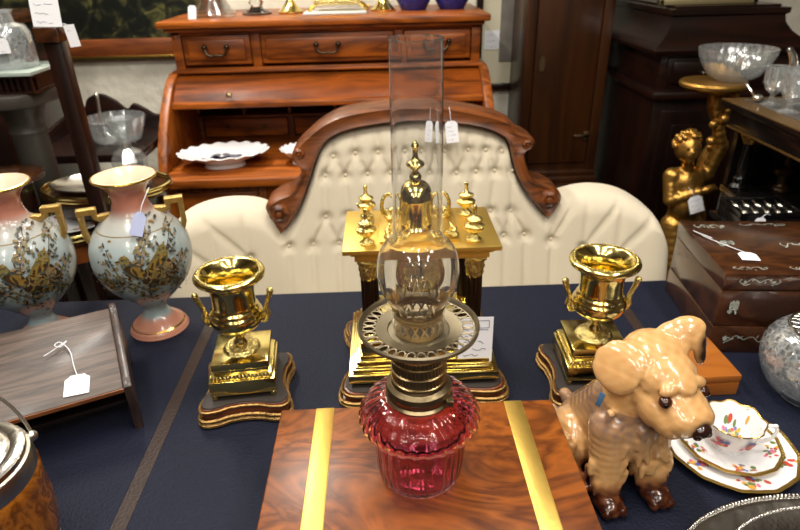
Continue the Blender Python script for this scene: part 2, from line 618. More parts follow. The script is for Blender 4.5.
NU, NV = 260, 96
us = np.linspace(tx[0] + 0.001, tx[-1] - 0.001, NU)
tops = np.interp(us, tx, tz)
zb = 0.42
V = np.linspace(0, 1, NV)
X = np.repeat(us[:, None], NV, 1)
Zg = zb + (tops[:, None] - zb) * V[None, :]
puff = np.ones_like(X) * 0.06
dtop = np.minimum(tops[:, None] - Zg, np.minimum(X - us[0], us[-1] - X) * 0.8 + 0.0)
dtop = np.clip(dtop / 0.055, 0, 1)
puff *= np.sqrt(np.clip(1 - (1 - dtop) ** 2, 0, 1))
dent = np.zeros_like(X)
for (p, q, dep) in segs:
    px, pz = p
    dx, dz = q[0] - px, q[1] - pz
    t = np.clip(((X - px) * dx + (Zg - pz) * dz) / (dx * dx + dz * dz), 0, 1)
    d2 = (X - px - t * dx) ** 2 + (Zg - pz - t * dz) ** 2
    dent = np.maximum(dent, dep * np.exp(-d2 / 0.008 ** 2))
for (px, pz) in s_btn:
    d2 = (X - px) ** 2 + (Zg - pz) ** 2
    dent = np.maximum(dent, 0.022 * np.exp(-d2 / 0.016 ** 2))
Yg = np.vectorize(sofa_y)(X, Zg)
front = Yg - puff + dent * np.clip(dtop * 1.5, 0, 1)
b = MB()
P = [[(X[i, j] - SO.x, front[i, j] - SO.y, Zg[i, j]) for j in range(NV)] for i in range(NU)]
G = b.grid(P)
# back face, closes the padded back
P2 = [[(X[i, j] - SO.x, Yg[i, j] + 0.05 - SO.y, Zg[i, j]) for j in (0, NV - 1)] for i in range(0, NU)]
G2 = b.grid(P2)
for i in range(NU - 1):
    b.bm.faces.new([G[i][-1], G[i + 1][-1], G2[i + 1][-1], G2[i][-1]])
for i in (0, NU - 1):
    for j in range(NV - 1):
        pass
    b.bm.faces.new([G[i][j] for j in range(NV)] + [G2[i][1], G2[i][0]])
b.build('padded_back', M['cream'], sofa, ang=75)
for k, (px, pz) in enumerate(s_btn):
    if k == 0:
        b = MB()
        b.ball((0, 0, 0), (0.0062, 0.0045, 0.0062), 10)
        ob0 = b.build('button', M['cream'], sofa)
        ob = ob0
    else:
        ob = ob0.copy()
        COL.objects.link(ob)
    ob.location = (px - SO.x, sofa_y(px, pz) - 0.042 - SO.y, pz)
# carved crest rail
oo, ii = c2(s_outer, 4), c2(s_inner, 4)
b = MB()


def resample(pts, n):
    pts = [Vector((p[0], p[1], 0)) for p in pts]
    d = [0]
    for a, c in zip(pts, pts[1:]):
        d.append(d[-1] + (c - a).length)
    out = []
    for k in range(n):
        s = d[-1] * k / (n - 1)
        i = max(j for j in range(len(d)) if d[j] <= s + 1e-9)
        i = min(i, len(pts) - 2)
        t = (s - d[i]) / max(1e-9, d[i + 1] - d[i])
        out.append(pts[i].lerp(pts[i + 1], t))
    return out


N = 150
ro, ri = resample(oo, N), resample(ii, N)
rows = []
for k in range(N):
    row = []
    for (t, off) in ((0, -0.035), (0.0, -0.062), (0.12, -0.074), (0.5, -0.07), (0.85, -0.078), (1.0, -0.066), (1.0, 0.02), (0.9, 0.055), (0.5, 0.06), (0.1, 0.055), (0.0, 0.02)):
        p = ri[k].lerp(ro[k], t)
        row.append((p.x - SO.x, sofa_y(p.x, p.y) + off - SO.y, p.y))
    row.append(row[0])
    rows.append(row)
b.grid(rows)
bmesh.ops.remove_doubles(b.bm, verts=b.bm.verts[:], dist=1e-5)
crest = b.build('crest_rail', M['sofa_wood'], sofa, ang=50)
for (cx, cz, r) in ((-0.303, 0.795, 0.03), (0.468, 0.808, 0.03), (-0.237, 0.955, 0.016), (0.403, 0.961, 0.016)):
    b = MB()
    yy = sofa_y(cx, cz) - 0.07
    Mx = T(cx - SO.x, yy - SO.y, cz) @ Matrix.Rotation(PI / 2, 4, 'X')
    b.lathe([(0, 0.014), (r * 0.25, 0.013), (r * 0.35, 0.007), (r * 0.6, 0.011), (r * 0.85, 0.008), (r, 0.0), (r, -0.04)], seg=24, M=Mx,
            mod=lambda a, rr, z, k: (rr * (1 + (0.1 * math.cos(6 * a) if k in (3, 4) else 0)), z))
    b.build('carved_rosette', M['sofa_wood'], crest)
b = MB()
b.box((-0.62, -0.3, 0.34), (0.62, 0.10, 0.45), 0.03)
b.build('seat_cushion', M['cream'], sofa)
b = MB()
b.box((-0.62, -0.3, 0.26), (0.62, 0.10, 0.345), 0.01)
b.build('seat_rail', M['sofa_wood'], sofa)
for x in (-0.57, 0.57):
    for y in (-0.25, 0.05):
        b = MB()
        b.lathe([(0.014, 0), (0.018, 0.03), (0.022, 0.15), (0.03, 0.2), (0.03, 0.27)], (x, y, 0), 14, caps=True)
        b.build('leg', M['sofa_wood'], sofa)


def scribble(b, x0, x1, y, h, n, seed, z=0.0006, w=0.0007):
    """a line of handwriting: a thin wavy ribbon in the local xy plane"""
    rd = random.Random(seed)
    pts = []
    x = x0
    while x < x1:
        pts.append((x, y + rd.uniform(-h, h)))
        x += (x1 - x0) / n * rd.uniform(0.6, 1.4)
    for (p, q) in zip(pts, pts[1:]):
        if rd.random() < 0.16:
            continue
        d = Vector((q[0] - p[0], q[1] - p[1], 0))
        if d.length < 1e-6:
            continue
        nn = Vector((-d.y, d.x, 0)).normalized() * w / 2
        P0, P1 = Vector((p[0], p[1], z)), Vector((q[0], q[1], z))
        b.poly([P0 - nn, P1 - nn, P1 + nn, P0 + nn])


def price_tag(label, w, h, loc, rot, seed, clip=True, lines=4, string=None, group=None, name='price_tag', red=True, cat='tag', frame=False):
    """card in its own xy plane (x right, y up, z towards the reader)"""
    o = thing(name, label, cat, loc, 0, group)
    o.rotation_euler = rot
    b = MB()
    c = w * 0.22 if clip else 0.0
    pl = [(-w / 2, -h / 2), (w / 2, -h / 2), (w / 2, h / 2 - c), (w / 2 - c, h / 2), (-w / 2 + c, h / 2), (-w / 2, h / 2 - c)] if clip else [(-w / 2, -h / 2), (w / 2, -h / 2), (w / 2, h / 2), (-w / 2, h / 2)]
    b.prism(pl, -0.0005, 0.0, 'z')
    b.mi = 1
    for k in range(lines):
        if red and k == lines - 1:
            b.mi = 2
        y = h * (0.24 - 0.6 * k / max(1, lines - 1))
        scribble(b, -w * 0.36, w * (0.1 + 0.28 * ((k * 7 + seed) % 3) / 2), y, h * 0.035, 9, seed * 13 + k, w=max(0.0005, h * 0.012))
    if frame:
        b.mi = 1
        for (p, q) in (((-.38, .42), (.38, .42)), ((-.38, .26), (.38, .26)), ((-.38, .42), (-.38, .26)), ((.38, .42), (.38, .26))):
            P0, P1 = Vector((p[0] * w, p[1] * h, 0.0005)), Vector((q[0] * w, q[1] * h, 0.0005))
            d = (P1 - P0).normalized()
            nn = Vector((-d.y, d.x, 0)) * h * 0.006
            b.poly([P0 - nn, P1 - nn, P1 + nn, P0 + nn])
    b.build('card', [M['paper'], M['ink'], M['ink_red']], o, smooth=False)
    if string:
        b = MB()
        b.tube(catmull(string, 6), 0.0008, 5)
        b.build('thread', M['string'], o)
    return o


def rotm(xaxis, yaxis):
    x = Vector(xaxis).normalized()
    y = Vector(yaxis)
    y = (y - x * y.dot(x)).normalized()
    z = x.cross(y)
    return Matrix((x, y, z)).transposed().to_euler()


price_tag('white price tag hung over the sofa crest, right of the glass chimney', 0.034, 0.058, (0.187, 1.604, 1.009), rotm((1, 0, 0.1), (0, 0.25, 1)), 3,
          string=[(0, 0.024, 0.001), (0.0, 0.05, 0.001), (0.0, 0.066, -0.004)], group='price tags on the sofa crest')
price_tag('white price tag hung over the sofa crest, seen through the glass chimney', 0.03, 0.056, (0.136, 1.604, 1.012), rotm((1, 0, -0.12), (0, 0.25, 1)), 4,
          string=[(0, 0.024, 0.001), (0.0, 0.045, 0.001), (0.0, 0.062, -0.004)], group='price tags on the sofa crest')

# ------------------------------------------------------------------ roll-top desk
desk = thing('roll_top_desk', 'red oak roll-top desk with half raised shutter behind the sofa', 'desk', (-0.2, 2.5, 0))
DO = Vector((-0.2, 2.5, 0))
DX0, DX1 = -0.835, 0.42


def dbox(b, x0, x1, y0, y1, z0, z1, bev=0.003):
    b.box((x0 - DO.x, y0 - DO.y, z0), (x1 - DO.x, y1 - DO.y, z1), bev)


b = MB()
dbox(b, DX0, DX1, 2.40, 2.95, 1.213, 1.238, 0.006)
dbox(b, DX0 + 0.02, DX1 - 0.02, 2.42, 2.94, 1.198, 1.213, 0.004)
b.build('cornice', M['oak_red'], desk)
b = MB()
dbox(b, -0.80, 0.39, 2.45, 2.93, 1.05, 1.062)
dbox(b, -0.80, -0.765, 2.45, 2.93, 1.06, 1.2)
dbox(b, 0.355, 0.39, 2.45, 2.93, 1.06, 1.2)
dbox(b, -0.5, -0.465, 2.455, 2.9, 1.06, 1.2)
dbox(b, 0.055, 0.09, 2.455, 2.9, 1.06, 1.2)
dbox(b, -0.80, 0.39, 2.5, 2.93, 1.06, 1.2)
dbox(b, -0.80, 0.39, 2.45, 2.6, 1.185, 1.2)
dbox(b, -0.815, 0.405, 2.435, 2.6, 1.045, 1.056, 0.004)
b.build('upper_case', M['oak_red'], desk)


def bail_handle(parent, x, y, z, w=0.085):
    b = MB()
    for sx in (-1, 1):
        b.ball((x + sx * w / 2 - DO.x, y - 0.012 - DO.y, z + 0.012), 0.0105, 12)
        b.tube([(x + sx * w / 2 - DO.x, y - DO.y, z + 0.012), (x + sx * w / 2 - DO.x, y - 0.012 - DO.y, z + 0.012)], 0.006, 8)
    b.tube(catmull([(x - w / 2 - DO.x, y - 0.014 - DO.y, z + 0.008), (x - w * 0.42 - DO.x, y - 0.018 - DO.y, z - 0.012), (x - w * 0.2 - DO.x, y - 0.02 - DO.y, z - 0.02), (x - DO.x, y - 0.02 - DO.y, z - 0.016),
                    (x + w * 0.2 - DO.x, y - 0.02 - DO.y, z - 0.02), (x + w * 0.42 - DO.x, y - 0.018 - DO.y, z - 0.012), (x + w / 2 - DO.x, y - 0.014 - DO.y, z + 0.008)], 4), 0.0045, 8)
    b.build('handle', M['handle_bronze'], parent)


for x0, x1 in ((-0.762, -0.503), (-0.462, 0.052), (0.093, 0.352)):
    b = MB()
    dbox(b, x0, x1, 2.452, 2.5, 1.075, 1.182, 0.004)
    dbox(b, x0 + 0.018, x1 - 0.018, 2.444, 2.47, 1.09, 1.168, 0.008)
    dr = b.build('drawer', M['oak_red'], desk)
    bail_handle(dr, (x0 + x1) / 2, 2.444, 1.13)
side = [(2.93, 0.745), (2.93, 1.05), (2.44, 1.05), (2.39, 1.035), (2.33, 1.0), (2.26, 0.945), (2.2, 0.885), (2.15, 0.82), (2.115, 0.75), (2.115, 0.745)]
for x0 in (-0.83, 0.385):
    b = MB()
    b.prism([(p[0] - DO.y, p[1]) for p in side], x0 - DO.x, x0 + 0.035 - DO.x, 'x', bev=0.006)
    b.build('roll_side', M['oak_red_v'], desk)
# shutter: slats following the roll, raised half way
arc = c2([(2.45, 1.04), (2.40, 1.025), (2.34, 0.99), (2.30, 0.955)], 8)
b = MB()
rows = []
for k in range(len(arc) * 3 - 2):
    i, f = divmod(k, 3)
    a = arc[i]
    c = arc[min(i + 1, len(arc) - 1)]
    p = (a[0] + (c[0] - a[0]) * f / 3, a[1] + (c[1] - a[1]) * f / 3)
    dd = 0.0 if f else 0.005
    rows.append([(x - DO.x, p[0] + 0.012 + dd - DO.y, p[1] - dd) for x in (-0.795, 0.385)])
n0 = len(rows)
rows += [[(x - DO.x, r[0][1] + DO.y + 0.014 - DO.y, r[0][2] - 0.008) for x in (-0.795, 0.385)] for r in reversed(rows[:])]
rows.append(rows[0])
b.grid(rows)
dbox(b, -0.795, 0.385, 2.288, 2.32, 0.94, 0.962, 0.006)
sh = b.build('roll_shutter', M['oak_red'], desk, ang=20)
b = MB()
b.lathe([(0, 0.016), (0.009, 0.012), (0.012, 0.006), (0.007, 0), (0.007, -0.01)], (0, 0, 0), 14, M=T(-0.575 - DO.x, 2.305 - DO.y, 0.985) @ Matrix.Rotation(PI * 0.38, 4, 'X'))
b.build('knob', M['old_brass'], sh)
# writing surface, pigeonholes
b = MB()
dbox(b, -0.845, 0.43, 2.04, 2.94, 0.712, 0.745, 0.008)
b.build('writing_surface', M['oak_red'], desk)
b = MB()
dbox(b, -0.8, 0.39, 2.9, 2.93, 0.745, 1.05)
dbox(b, -0.795, 0.385, 2.58, 2.9, 0.835, 0.847)
dbox(b, -0.795, 0.385, 2.62, 2.9, 0.745, 0.835)
for x in np.linspace(-0.79, 0.38, 7):
    dbox(b, x - 0.006, x + 0.006, 2.59, 2.9, 0.847, 1.045, 0.001)
for x in np.linspace(-0.79, 0.38, 4):
    dbox(b, x - 0.012, x + 0.012, 2.59, 2.9, 0.745, 0.836, 0.001)
b.build('pigeonholes', M['oak_in'], desk)
for k in range(3):
    x0 = -0.79 + 0.39 * k + 0.016
    x1 = -0.79 + 0.39 * (k + 1) - 0.016
    b = MB()
    dbox(b, x0, x1, 2.596, 2.64, 0.752, 0.828, 0.003)
    d = b.build('small_drawer', M['oak_red'], desk)
    for xx in (x0 + 0.1, x1 - 0.1):
        b = MB()
        b.ball((xx - DO.x, 2.588 - DO.y, 0.79), 0.009, 10)
        b.build('knob', M['old_brass'], d)
for (x0, x1) in ((-0.81, -0.44), (0.03, 0.395)):
    b = MB()
    dbox(b, x0, x1, 2.10, 2.92, 0.03, 0.712)
    dbox(b, x0 - 0.01, x1 + 0.01, 2.09, 2.93, 0, 0.07, 0.004)
    ped = b.build('pedestal', M['oak_red_v'], desk)
    for z0 in (0.55, 0.4, 0.24, 0.09):
        b = MB()
        dbox(b, x0 + 0.03, x1 - 0.03, 2.086, 2.12, z0, z0 + 0.13, 0.006)
        d = b.build('drawer', M['oak_red'], ped)
b = MB()
dbox(b, -0.44, 0.03, 2.11, 2.14, 0.60, 0.712)
b.build('centre_drawer', M['oak_red'], desk)

# dishes on the desk


def oval_dish(label, loc, a, bb, h, tilt, pattern):
    o = thing('porcelain_dish', label, 'dish', loc, tilt, 'white porcelain dishes on the desk')
    b = MB()
    md = lambda an, r, z, k: (r * (1 + (0.025 * math.cos(18 * an) if k in (4, 5, 6) else 0)), z + (0.003 * math.cos(18 * an) if k in (4, 5, 6) else 0))
    b.lathe([(0.42, 0), (0.46, 0.0), (0.42, h * 0.3), (0.62, h * 0.5), (0.93, h * 0.92), (1.0, h), (0.97, h + 0.003), (0.6, h * 0.62), (0.4, h * 0.5), (0.0, h * 0.48)], seg=84, mod=md, sx=a, sy=bb)
    b.mi = 1
    rd = random.Random(5)
    for k in range(pattern):
        an, q = rd.uniform(0, 2 * PI), rd.uniform(0, 0.55)
        cx, cy = q * math.cos(an) * a * 0.8 - 0.1 * a, q * math.sin(an) * bb * 0.7
        zz = h * (0.5 + 0.2 * max(0, q - 0.35)) + 0.0025
        r = rd.uniform(0.006, 0.014)
        b.poly([(cx + r * math.cos(t) * 1.3, cy + r * math.sin(t), zz) for t in np.linspace(0, 2 * PI, 7)[:-1]])
    b.build('dish', [M['porcelain'], mat('grey blue transfer print', '6a6878', 0.3)], o)


oval_dish('large white fluted dish with grey flowers, on the roll-top desk', (-0.605, 2.21, 0.745), 0.168, 0.115, 0.055, 0.15, 40)
oval_dish('small white dish half hidden behind the sofa crest', (-0.318, 2.215, 0.745), 0.075, 0.07, 0.055, 0.1, 0)

# things standing on the desk's top
DT = 1.238


def lathe_thing(name, label, cat, prof, loc, mt, part, seg=32, group=None, mod=None, rot=0.0, sx=1.0, sy=1.0):
    o = thing(name, label, cat, loc, rot, group)
    b = MB()
    b.lathe(prof, seg=seg, mod=mod, sx=sx, sy=sy)
    b.build(part, mt, o)
    return o


glass_prof = [(0, 0.004), (0.085, 0.0), (0.088, 0.012), (0.06, 0.05), (0.04, 0.1), (0.034, 0.16), (0.03, 0.16), (0.036, 0.1), (0.056, 0.05), (0.078, 0.014), (0, 0.012)]
lathe_thing('glass_decanter', 'clear wide-based ship decanter at the left end of the desk top', 'decanter', glass_prof, (-0.66, 2.60, DT), M['thin_crystal'], 'body')
price_tag('white tag leaning on the clear decanter at the desk top left', 0.035, 0.05, (-0.718, 2.50, DT + 0.025), rotm((1, -0.3, 0), (0.2, 0.25, 1)), 8)
o = thing('glass_compote', 'clear glass compote on a stem foot, on the desk top', 'compote', (-0.50, 2.66, DT))
b = MB()
b.lathe([(0, 0.0), (0.06, 0.0), (0.06, 0.008), (0.03, 0.018), (0.022, 0.03), (0.03, 0.045), (0.02, 0.06), (0, 0.06)])
b.build('foot', M['cut_glass'], o)
b = MB()
b.lathe([(0, 0.06), (0.06, 0.068), (0.085, 0.10), (0.09, 0.15), (0.086, 0.15), (0.08, 0.104), (0.055, 0.075), (0, 0.07)])
b.build('bowl', M['thin_crystal'], o)
stick = [(0, 0), (0.05, 0), (0.052, 0.008), (0.042, 0.016), (0.03, 0.028), (0.014, 0.05), (0.011, 0.08), (0.02, 0.1), (0.012, 0.12), (0.01, 0.18), (0.018, 0.2), (0.03, 0.22), (0.02, 0.225), (0.0, 0.225)]
lathe_thing('candlestick', 'brass candlestick left of the gilt casket on the desk top', 'candlestick', stick, (-0.362, 2.66, DT), M['brass'], 'stick', group='brass candlesticks')
lathe_thing('candlestick', 'brass candlestick between gilt casket and blue jars on the desk top', 'candlestick', stick, (0.018, 2.66, DT), M['brass'], 'stick', group='brass candlesticks')
b = MB()
b.box((-0.30, 2.54, DT), (-0.05, 2.80, DT + 0.008), 0.002)
tag(b.build('marble_slab', M['white_marble']), 'thin white marble slab under the gilt casket', 'slab')
o = thing('gilt_casket', 'gilt casket with scroll feet on the white slab', 'casket', (-0.165, 2.66, DT + 0.008))
b = MB()
b.box((-0.095, -0.06, 0.022), (0.095, 0.06, 0.045), 0.006)
b.box((-0.082, -0.05, 0.045), (0.082, 0.05, 0.15), 0.008)
b.box((-0.095, -0.06, 0.15), (0.095, 0.06, 0.165), 0.005)
b.build('body', M['brass_chased'], o)
for sx in (-1, 1):
    for sy in (-1, 1):
        b = MB()
        b.tube(catmull([(sx * 0.085, sy * 0.05, 0.026), (sx * 0.1, sy * 0.058, 0.018), (sx * 0.112, sy * 0.064, 0.006), (sx * 0.122, sy * 0.068, 0.012)], 4), 0.0062, 8)
        b.build('foot', M['gilt'], o)
pot = [(0, 0), (0.05, 0), (0.055, 0.006), (0.072, 0.04), (0.076, 0.08), (0.062, 0.12), (0.045, 0.135), (0.045, 0.15), (0.04, 0.15), (0.04, 0.13), (0, 0.13)]
for x, l in ((0.143, 'left of the two cobalt blue jars on the desk top'), (0.302, 'right of the two cobalt blue jars on the desk top')):
    o = thing('blue_jar', l, 'jar', (x, 2.68, DT), 0, 'cobalt blue jars')
    b = MB()
    b.lathe(pot)
    b.build('body', M['blue_white'], o)

# ------------------------------------------------------------------ back left corner
o = thing('framed_painting', 'dark leafy painting in a brown wood frame, on the wall top left', 'painting', (-1.30, 2.99, 1.35))
b = MB()
for (x0, x1, z0, z1) in ((-0.60, 0.58, -0.30, -0.225), (-0.60, 0.58, 0.325, 0.40), (-0.60, -0.525, -0.3, 0.4), (0.505, 0.58, -0.3, 0.4)):
    b.box((x0, -0.035, z0), (x1, 0, z1), 0.008)
b.build('frame', wood('picture frame wood', '5a2a14', '8a4a22', 'x', 8, 0.4, 0.1), o)
b = MB()
for (x0, x1, z0, z1) in ((-0.60, 0.58, -0.312, -0.298), (-0.60, 0.58, 0.398, 0.41)):
    b.box((x0, -0.04, z0), (x1, -0.002, z1), 0.003)
b.build('gilt_slip', M['gilt'], o)
pm = bpy.data.materials.new('dark foliage painting')
pm.use_nodes = True
nt = pm.node_tree
bs = nt.nodes['Principled BSDF']
tc = nt.nodes.new('ShaderNodeTexCoord')
n1 = nt.nodes.new('ShaderNodeTexNoise')
n1.inputs['Scale'].default_value = 13
n1.inputs['Detail'].default_value = 7
n1.inputs['Distortion'].default_value = 1.0
nt.links.new(tc.outputs['Object'], n1.inputs['Vector'])
cr = nt.nodes.new('ShaderNodeValToRGB')
for k, (p, c) in enumerate(((0.0, '0c0d0c'), (0.47, '191b16'), (0.56, '30301f'), (0.66, '5c5a32'), (0.78, '8b7a48'))):
    e = cr.color_ramp.elements[k] if k < 2 else cr.color_ramp.elements.new(p)
    e.position = p
    e.color = (*hexc(c), 1)
nt.links.new(n1.outputs['Fac'], cr.inputs[0])
nt.links.new(cr.outputs[0], bs.inputs['Base Color'])
bs.inputs['Roughness'].default_value = 0.35
b = MB()
b.box((-0.53, -0.02, -0.23), (0.51, -0.006, 0.33))
b.build('canvas', pm, o)

o = thing('display_post', 'tall slim dark wooden post with a card on top, left', 'post', (-0.728, 1.44, 0))
b = MB()
b.box((-0.0185, -0.0185, 0.03), (0.0185, 0.0185, 1.29), 0.003)
b.build('shaft', M['mahog_v'], o)
b = MB()
b.box((-0.03, -0.03, 1.285), (0.024, 0.03, 1.318), 0.004)
b.build('cap', M['rosewood'], o)
b = MB()
b.box((-0.055, -0.055, 0), (0.055, 0.055, 0.035), 0.008)
b.build('base', M['rosewood'], o)
price_tag('white price card standing on top of the tall dark post', 0.062, 0.06, (-0.722, 1.42, 1.348), rotm((1, 0, -0.03), (0, 0.12, 1)), 11, clip=False, lines=3, red=False, name='price_card', cat='card')
price_tag('small white tag hanging beside the top of the dark post', 0.024, 0.046, (-0.678, 1.42, 1.298), rotm((1, 0, 0.1), (-0.16, 0, 1)), 12, clip=False, lines=1, red=False,
          string=[(0, 0.02, 0.0005), (-0.008, 0.026, 0.0005), (-0.02, 0.022, 0.001)])

# dark cupboard behind the post
o = thing('dark_cupboard', 'dark brown cupboard with a moulded top in the far left corner', 'cupboard', (-1.54, 2.3, 0))
b = MB()
b.box((-0.25, -0.2, 0.0), (0.22, 0.25, 1.25), 0.004)
b.build('case', M['mahog_v'], o)
b = MB()
b.box((-0.29, -0.24, 1.25), (0.26, 0.28, 1.29), 0.01)
b.build('top', M['rosewood'], o)
b = MB()
b.box((-0.2, -0.212, 0.7), (0.17, -0.2, 1.2), 0.004)
d = b.build('door', M['mahog_v'], o)
b = MB()
b.ball((0.14, -0.22, 0.95), 0.01, 10)
b.build('knob', M['old_brass'], d)

# pedestal with marble slab, slatted stand, glass jar
o = thing('marble_pedestal', 'grey marble column pedestal with a thick slab top, far left', 'pedestal', (-1.04, 1.72, 0))
b = MB()
b.prism(c2([(-0.17, -0.13), (0.08, -0.14), (0.135, -0.05), (0.14, 0.08), (0.08, 0.14), (-0.17, 0.14)], 4, True), 1.105, 1.14, 'z', bev=0.006)
b.build('slab', M['marble'], o)
b = MB()
b.lathe([(0.066, 1.105), (0.066, 1.095), (0.056, 1.075), (0.048, 1.05), (0.046, 1.03), (0.051, 1.02), (0.046, 1.01), (0.050, 0.6), (0.06, 0.2), (0.08, 0.15), (0.08, 0.1), (0.1, 0.06), (0.1, 0)], (0.028, 0, 0), caps=True, seg=36)
b.build('column', M['column_marble'], o)
o = thing('slatted_stand', 'low dark slatted stand with a pale glass top on the marble pedestal', 'stand', (-1.055, 1.70, 1.14))
b = MB()
b.box((-0.13, -0.09, 0), (0.155, 0.09, 0.006))
b.box((-0.13, -0.09, 0.04), (0.155, 0.09, 0.046))
b.box((-0.125, -0.06, 0.005), (0.15, 0.085, 0.042))
for k in range(18):
    x = -0.124 + k * 0.0158
    b.box((x, -0.088, 0.004), (x + 0.007, -0.08, 0.042))
b.build('slats', M['mahog'], o)
b = MB()
b.box((-0.135, -0.1, 0.046), (0.16, 0.1, 0.056), 0.002)
b.build('glass_top', mat('pale green glass', 'a9b5ac', 0.08, coat=0.5), o)
jar_prof = [(0, 0.004), (0.056, 0.0), (0.060, 0.005), (0.061, 0.05), (0.060, 0.088), (0.052, 0.104), (0.03, 0.112), (0.028, 0.135), (0.034, 0.142), (0.03, 0.142), (0.024, 0.135), (0.026, 0.110), (0.048, 0.101), (0.056, 0.086), (0.057, 0.05), (0.056, 0.008), (0, 0.007)]
lathe_thing('glass_jar', 'big clear glass jar wearing a white tag, right of its pair', 'jar', jar_prof, (-0.978, 1.69, 1.196), M['cut_thin'], 'body', group='clear glass jars')
lathe_thing('glass_jar', 'clear glass jar cut by the left edge of the picture', 'jar', jar_prof, (-1.108, 1.70, 1.196), M['cut_thin'], 'body', group='clear glass jars')
price_tag('white tag stuck on the big clear glass jar', 0.028, 0.036, (-0.953, 1.622, 1.258), rotm((1, 0.4, 0), (-0.1, 0.0, 1)), 15, lines=2, red=False)

# dark curved side table, glass
o = thing('curved_side_table', 'dark wooden side table with a curved top at the left edge', 'table', (-1.075, 1.56, 0))
b = MB()
b.prism(c2([(-0.22, -0.14), (0.0, -0.15), (0.12, -0.08), (0.15, 0.02), (0.1, 0.07), (0.02, 0.06), (-0.06, 0.1), (-0.22, 0.13)], 5, True), 0.925, 0.95, 'z', bev=0.006)
b.build('top', M['rosewood'], o)
b = MB()
b.prism(c2([(-0.2, -0.12), (0.0, -0.13), (0.1, -0.07), (0.12, 0.01), (0.05, 0.05), (-0.2, 0.1)], 5, True), 0.85, 0.926, 'z')
b.build('frieze', M['mahog'], o)
for (x, y) in ((-0.17, -0.1), (-0.17, 0.05), (0.04, -0.09)):
    b = MB()
    b.lathe([(0.012, 0), (0.016, 0.02), (0.014, 0.5), (0.02, 0.8), (0.02, 0.86)], (x, y, 0), 12, caps=True)
    b.build('leg', M['mahog_v'], o)
tumbler = [(0, 0.006), (0.026, 0.0), (0.03, 0.004), (0.034, 0.075), (0.031, 0.075), (0.027, 0.01), (0, 0.01)]
lathe_thing('glass_tumbler', 'clear tumbler on the curved dark side table', 'tumbler', tumbler, (-1.065, 1.57, 0.95), M['thin_crystal'], 'body')

# washstand with wavy gallery, crystal basket
o = thing('gallery_washstand', 'dark washstand with a wavy back gallery below the painting', 'washstand', (-1.03, 2.22, -0.045))
b = MB()
b.box((-0.2, -0.2, 0.87), (0.19, 0.2, 0.9), 0.006)
b.build('top', M['mahog'], o)
gal = c2([(-0.2, 0.0), (-0.2, 0.05), (-0.15, 0.075), (-0.12, 0.12), (-0.07, 0.135), (-0.02, 0.11), (0.02, 0.075), (0.05, 0.095), (0.09, 0.075), (0.13, 0.05), (0.19, 0.055)], 5) + [(0.19, 0.0)]
b = MB()
b.prism([(x, 0.895 + z) for x, z in gal], 0.18, 0.2, 'y', bev=0.003)
b.prism([(y, 0.895 + z) for y, z in c2([(-0.2, 0), (-0.17, 0.03), (-0.08, 0.04), (0.05, 0.06), (0.2, 0.075)], 4) + [(0.2, 0)]], -0.2, -0.185, 'x', bev=0.003)
b.build('gallery', M['mahog'], o)
for (x, y) in ((-0.17, -0.17), (0.16, -0.17), (-0.17, 0.17), (0.16, 0.17)):
    b = MB()
    b.box((x - 0.018, y - 0.018, 0.045), (x + 0.018, y + 0.018, 0.875), 0.003)
    b.build('leg', M['mahog_v'], o)
b = MB()
b.box((-0.16, -0.16, 0.3), (0.15, 0.16, 0.32), 0.004)
b.build('shelf', M['mahog'], o)
o = thing('crystal_basket', 'round cut crystal basket with a silver handle on the washstand', 'basket', (-0.955, 2.15, 0.855))
b = MB()
md = lambda a, r, z, k: (r * (1 + 0.03 * math.cos(20 * a)), z)
b.lathe([(0.045, 0.0), (0.075, 0.017), (0.092, 0.06), (0.104, 0.098), (0.099, 0.0995), (0.088, 0.06), (0.069, 0.021), (0.02, 0.008)], seg=60, mod=md)
b.build('bowl', M['cut_thin'], o)
b = MB()
b.tube([(-0.06, 0.02, 0.03), (-0.055, 0.02, 0.11), (-0.05, 0.02, 0.165)], 0.006, 10)
b.ball((-0.05, 0.02, 0.17), 0.009, 10)
b.build('handle', M['silver_dull'], o)

# oval gallery tray table with decanter, plates
TRX, TRY = -0.775, 1.60
o = thing('oval_tray_table', 'oval tray table with a brass gallery rim, behind the right vase', 'table', (TRX, TRY, 0))
for (nm, z, a, bb) in (('tray_top', 0.87, 0.172, 0.115),):
    b = MB()
    b.lathe([(0, 0), (1, 0), (1.0, 0.012), (0, 0.012)], (0, 0, z), 48, sx=a, sy=bb)
    t_ = b.build(nm, M['rosewood'], o)
    b = MB()
    for zz, rr in ((0.012, 0.004), (0.022, 0.0045)):
        b.tube([((a + 0.001) * math.cos(t), (bb + 0.001) * math.sin(t), z + zz) for t in np.linspace(0, 2 * PI, 49)[:-1]], rr, 8, True)
    for k in range(64):
        t = 2 * PI * k / 64
        b.box((-0.0015, -0.0015, z + 0.012), (0.0015, 0.0015, z + 0.022), M=T(a * math.cos(t), bb * math.sin(t), 0))
    g_ = b.build('brass_gallery', M['brass'], t_)
b = MB()
b.lathe([(0.9, 0.0), (0.92, 0.045), (0.0, 0.045)], (0, 0, 0.826), 40, sx=0.16, sy=0.105)
b.build('frieze', M['mahog'], o)
b = MB()
b.lathe([(0.06, 0), (0.058, 0.012), (0.03, 0.03), (0.016, 0.06), (0.02, 0.3), (0.015, 0.6), (0.02, 0.8), (0.04, 0.828)], (0.03, 0.0, 0), 24, caps=True)
b.build('pillar', M['mahog_v'], o)
b = MB()
b.lathe([(0.4, 0.0), (0.8, 0.006), (1.0, 0.02), (0.97, 0.022), (0.75, 0.01), (0, 0.008)], (TRX - 0.02, TRY - 0.0, 0.882), 48, sx=0.13, sy=0.085)
tag(b.build('oval_platter', M['silver_dull']), 'oval grey platter lying on the oval tray table', 'platter')
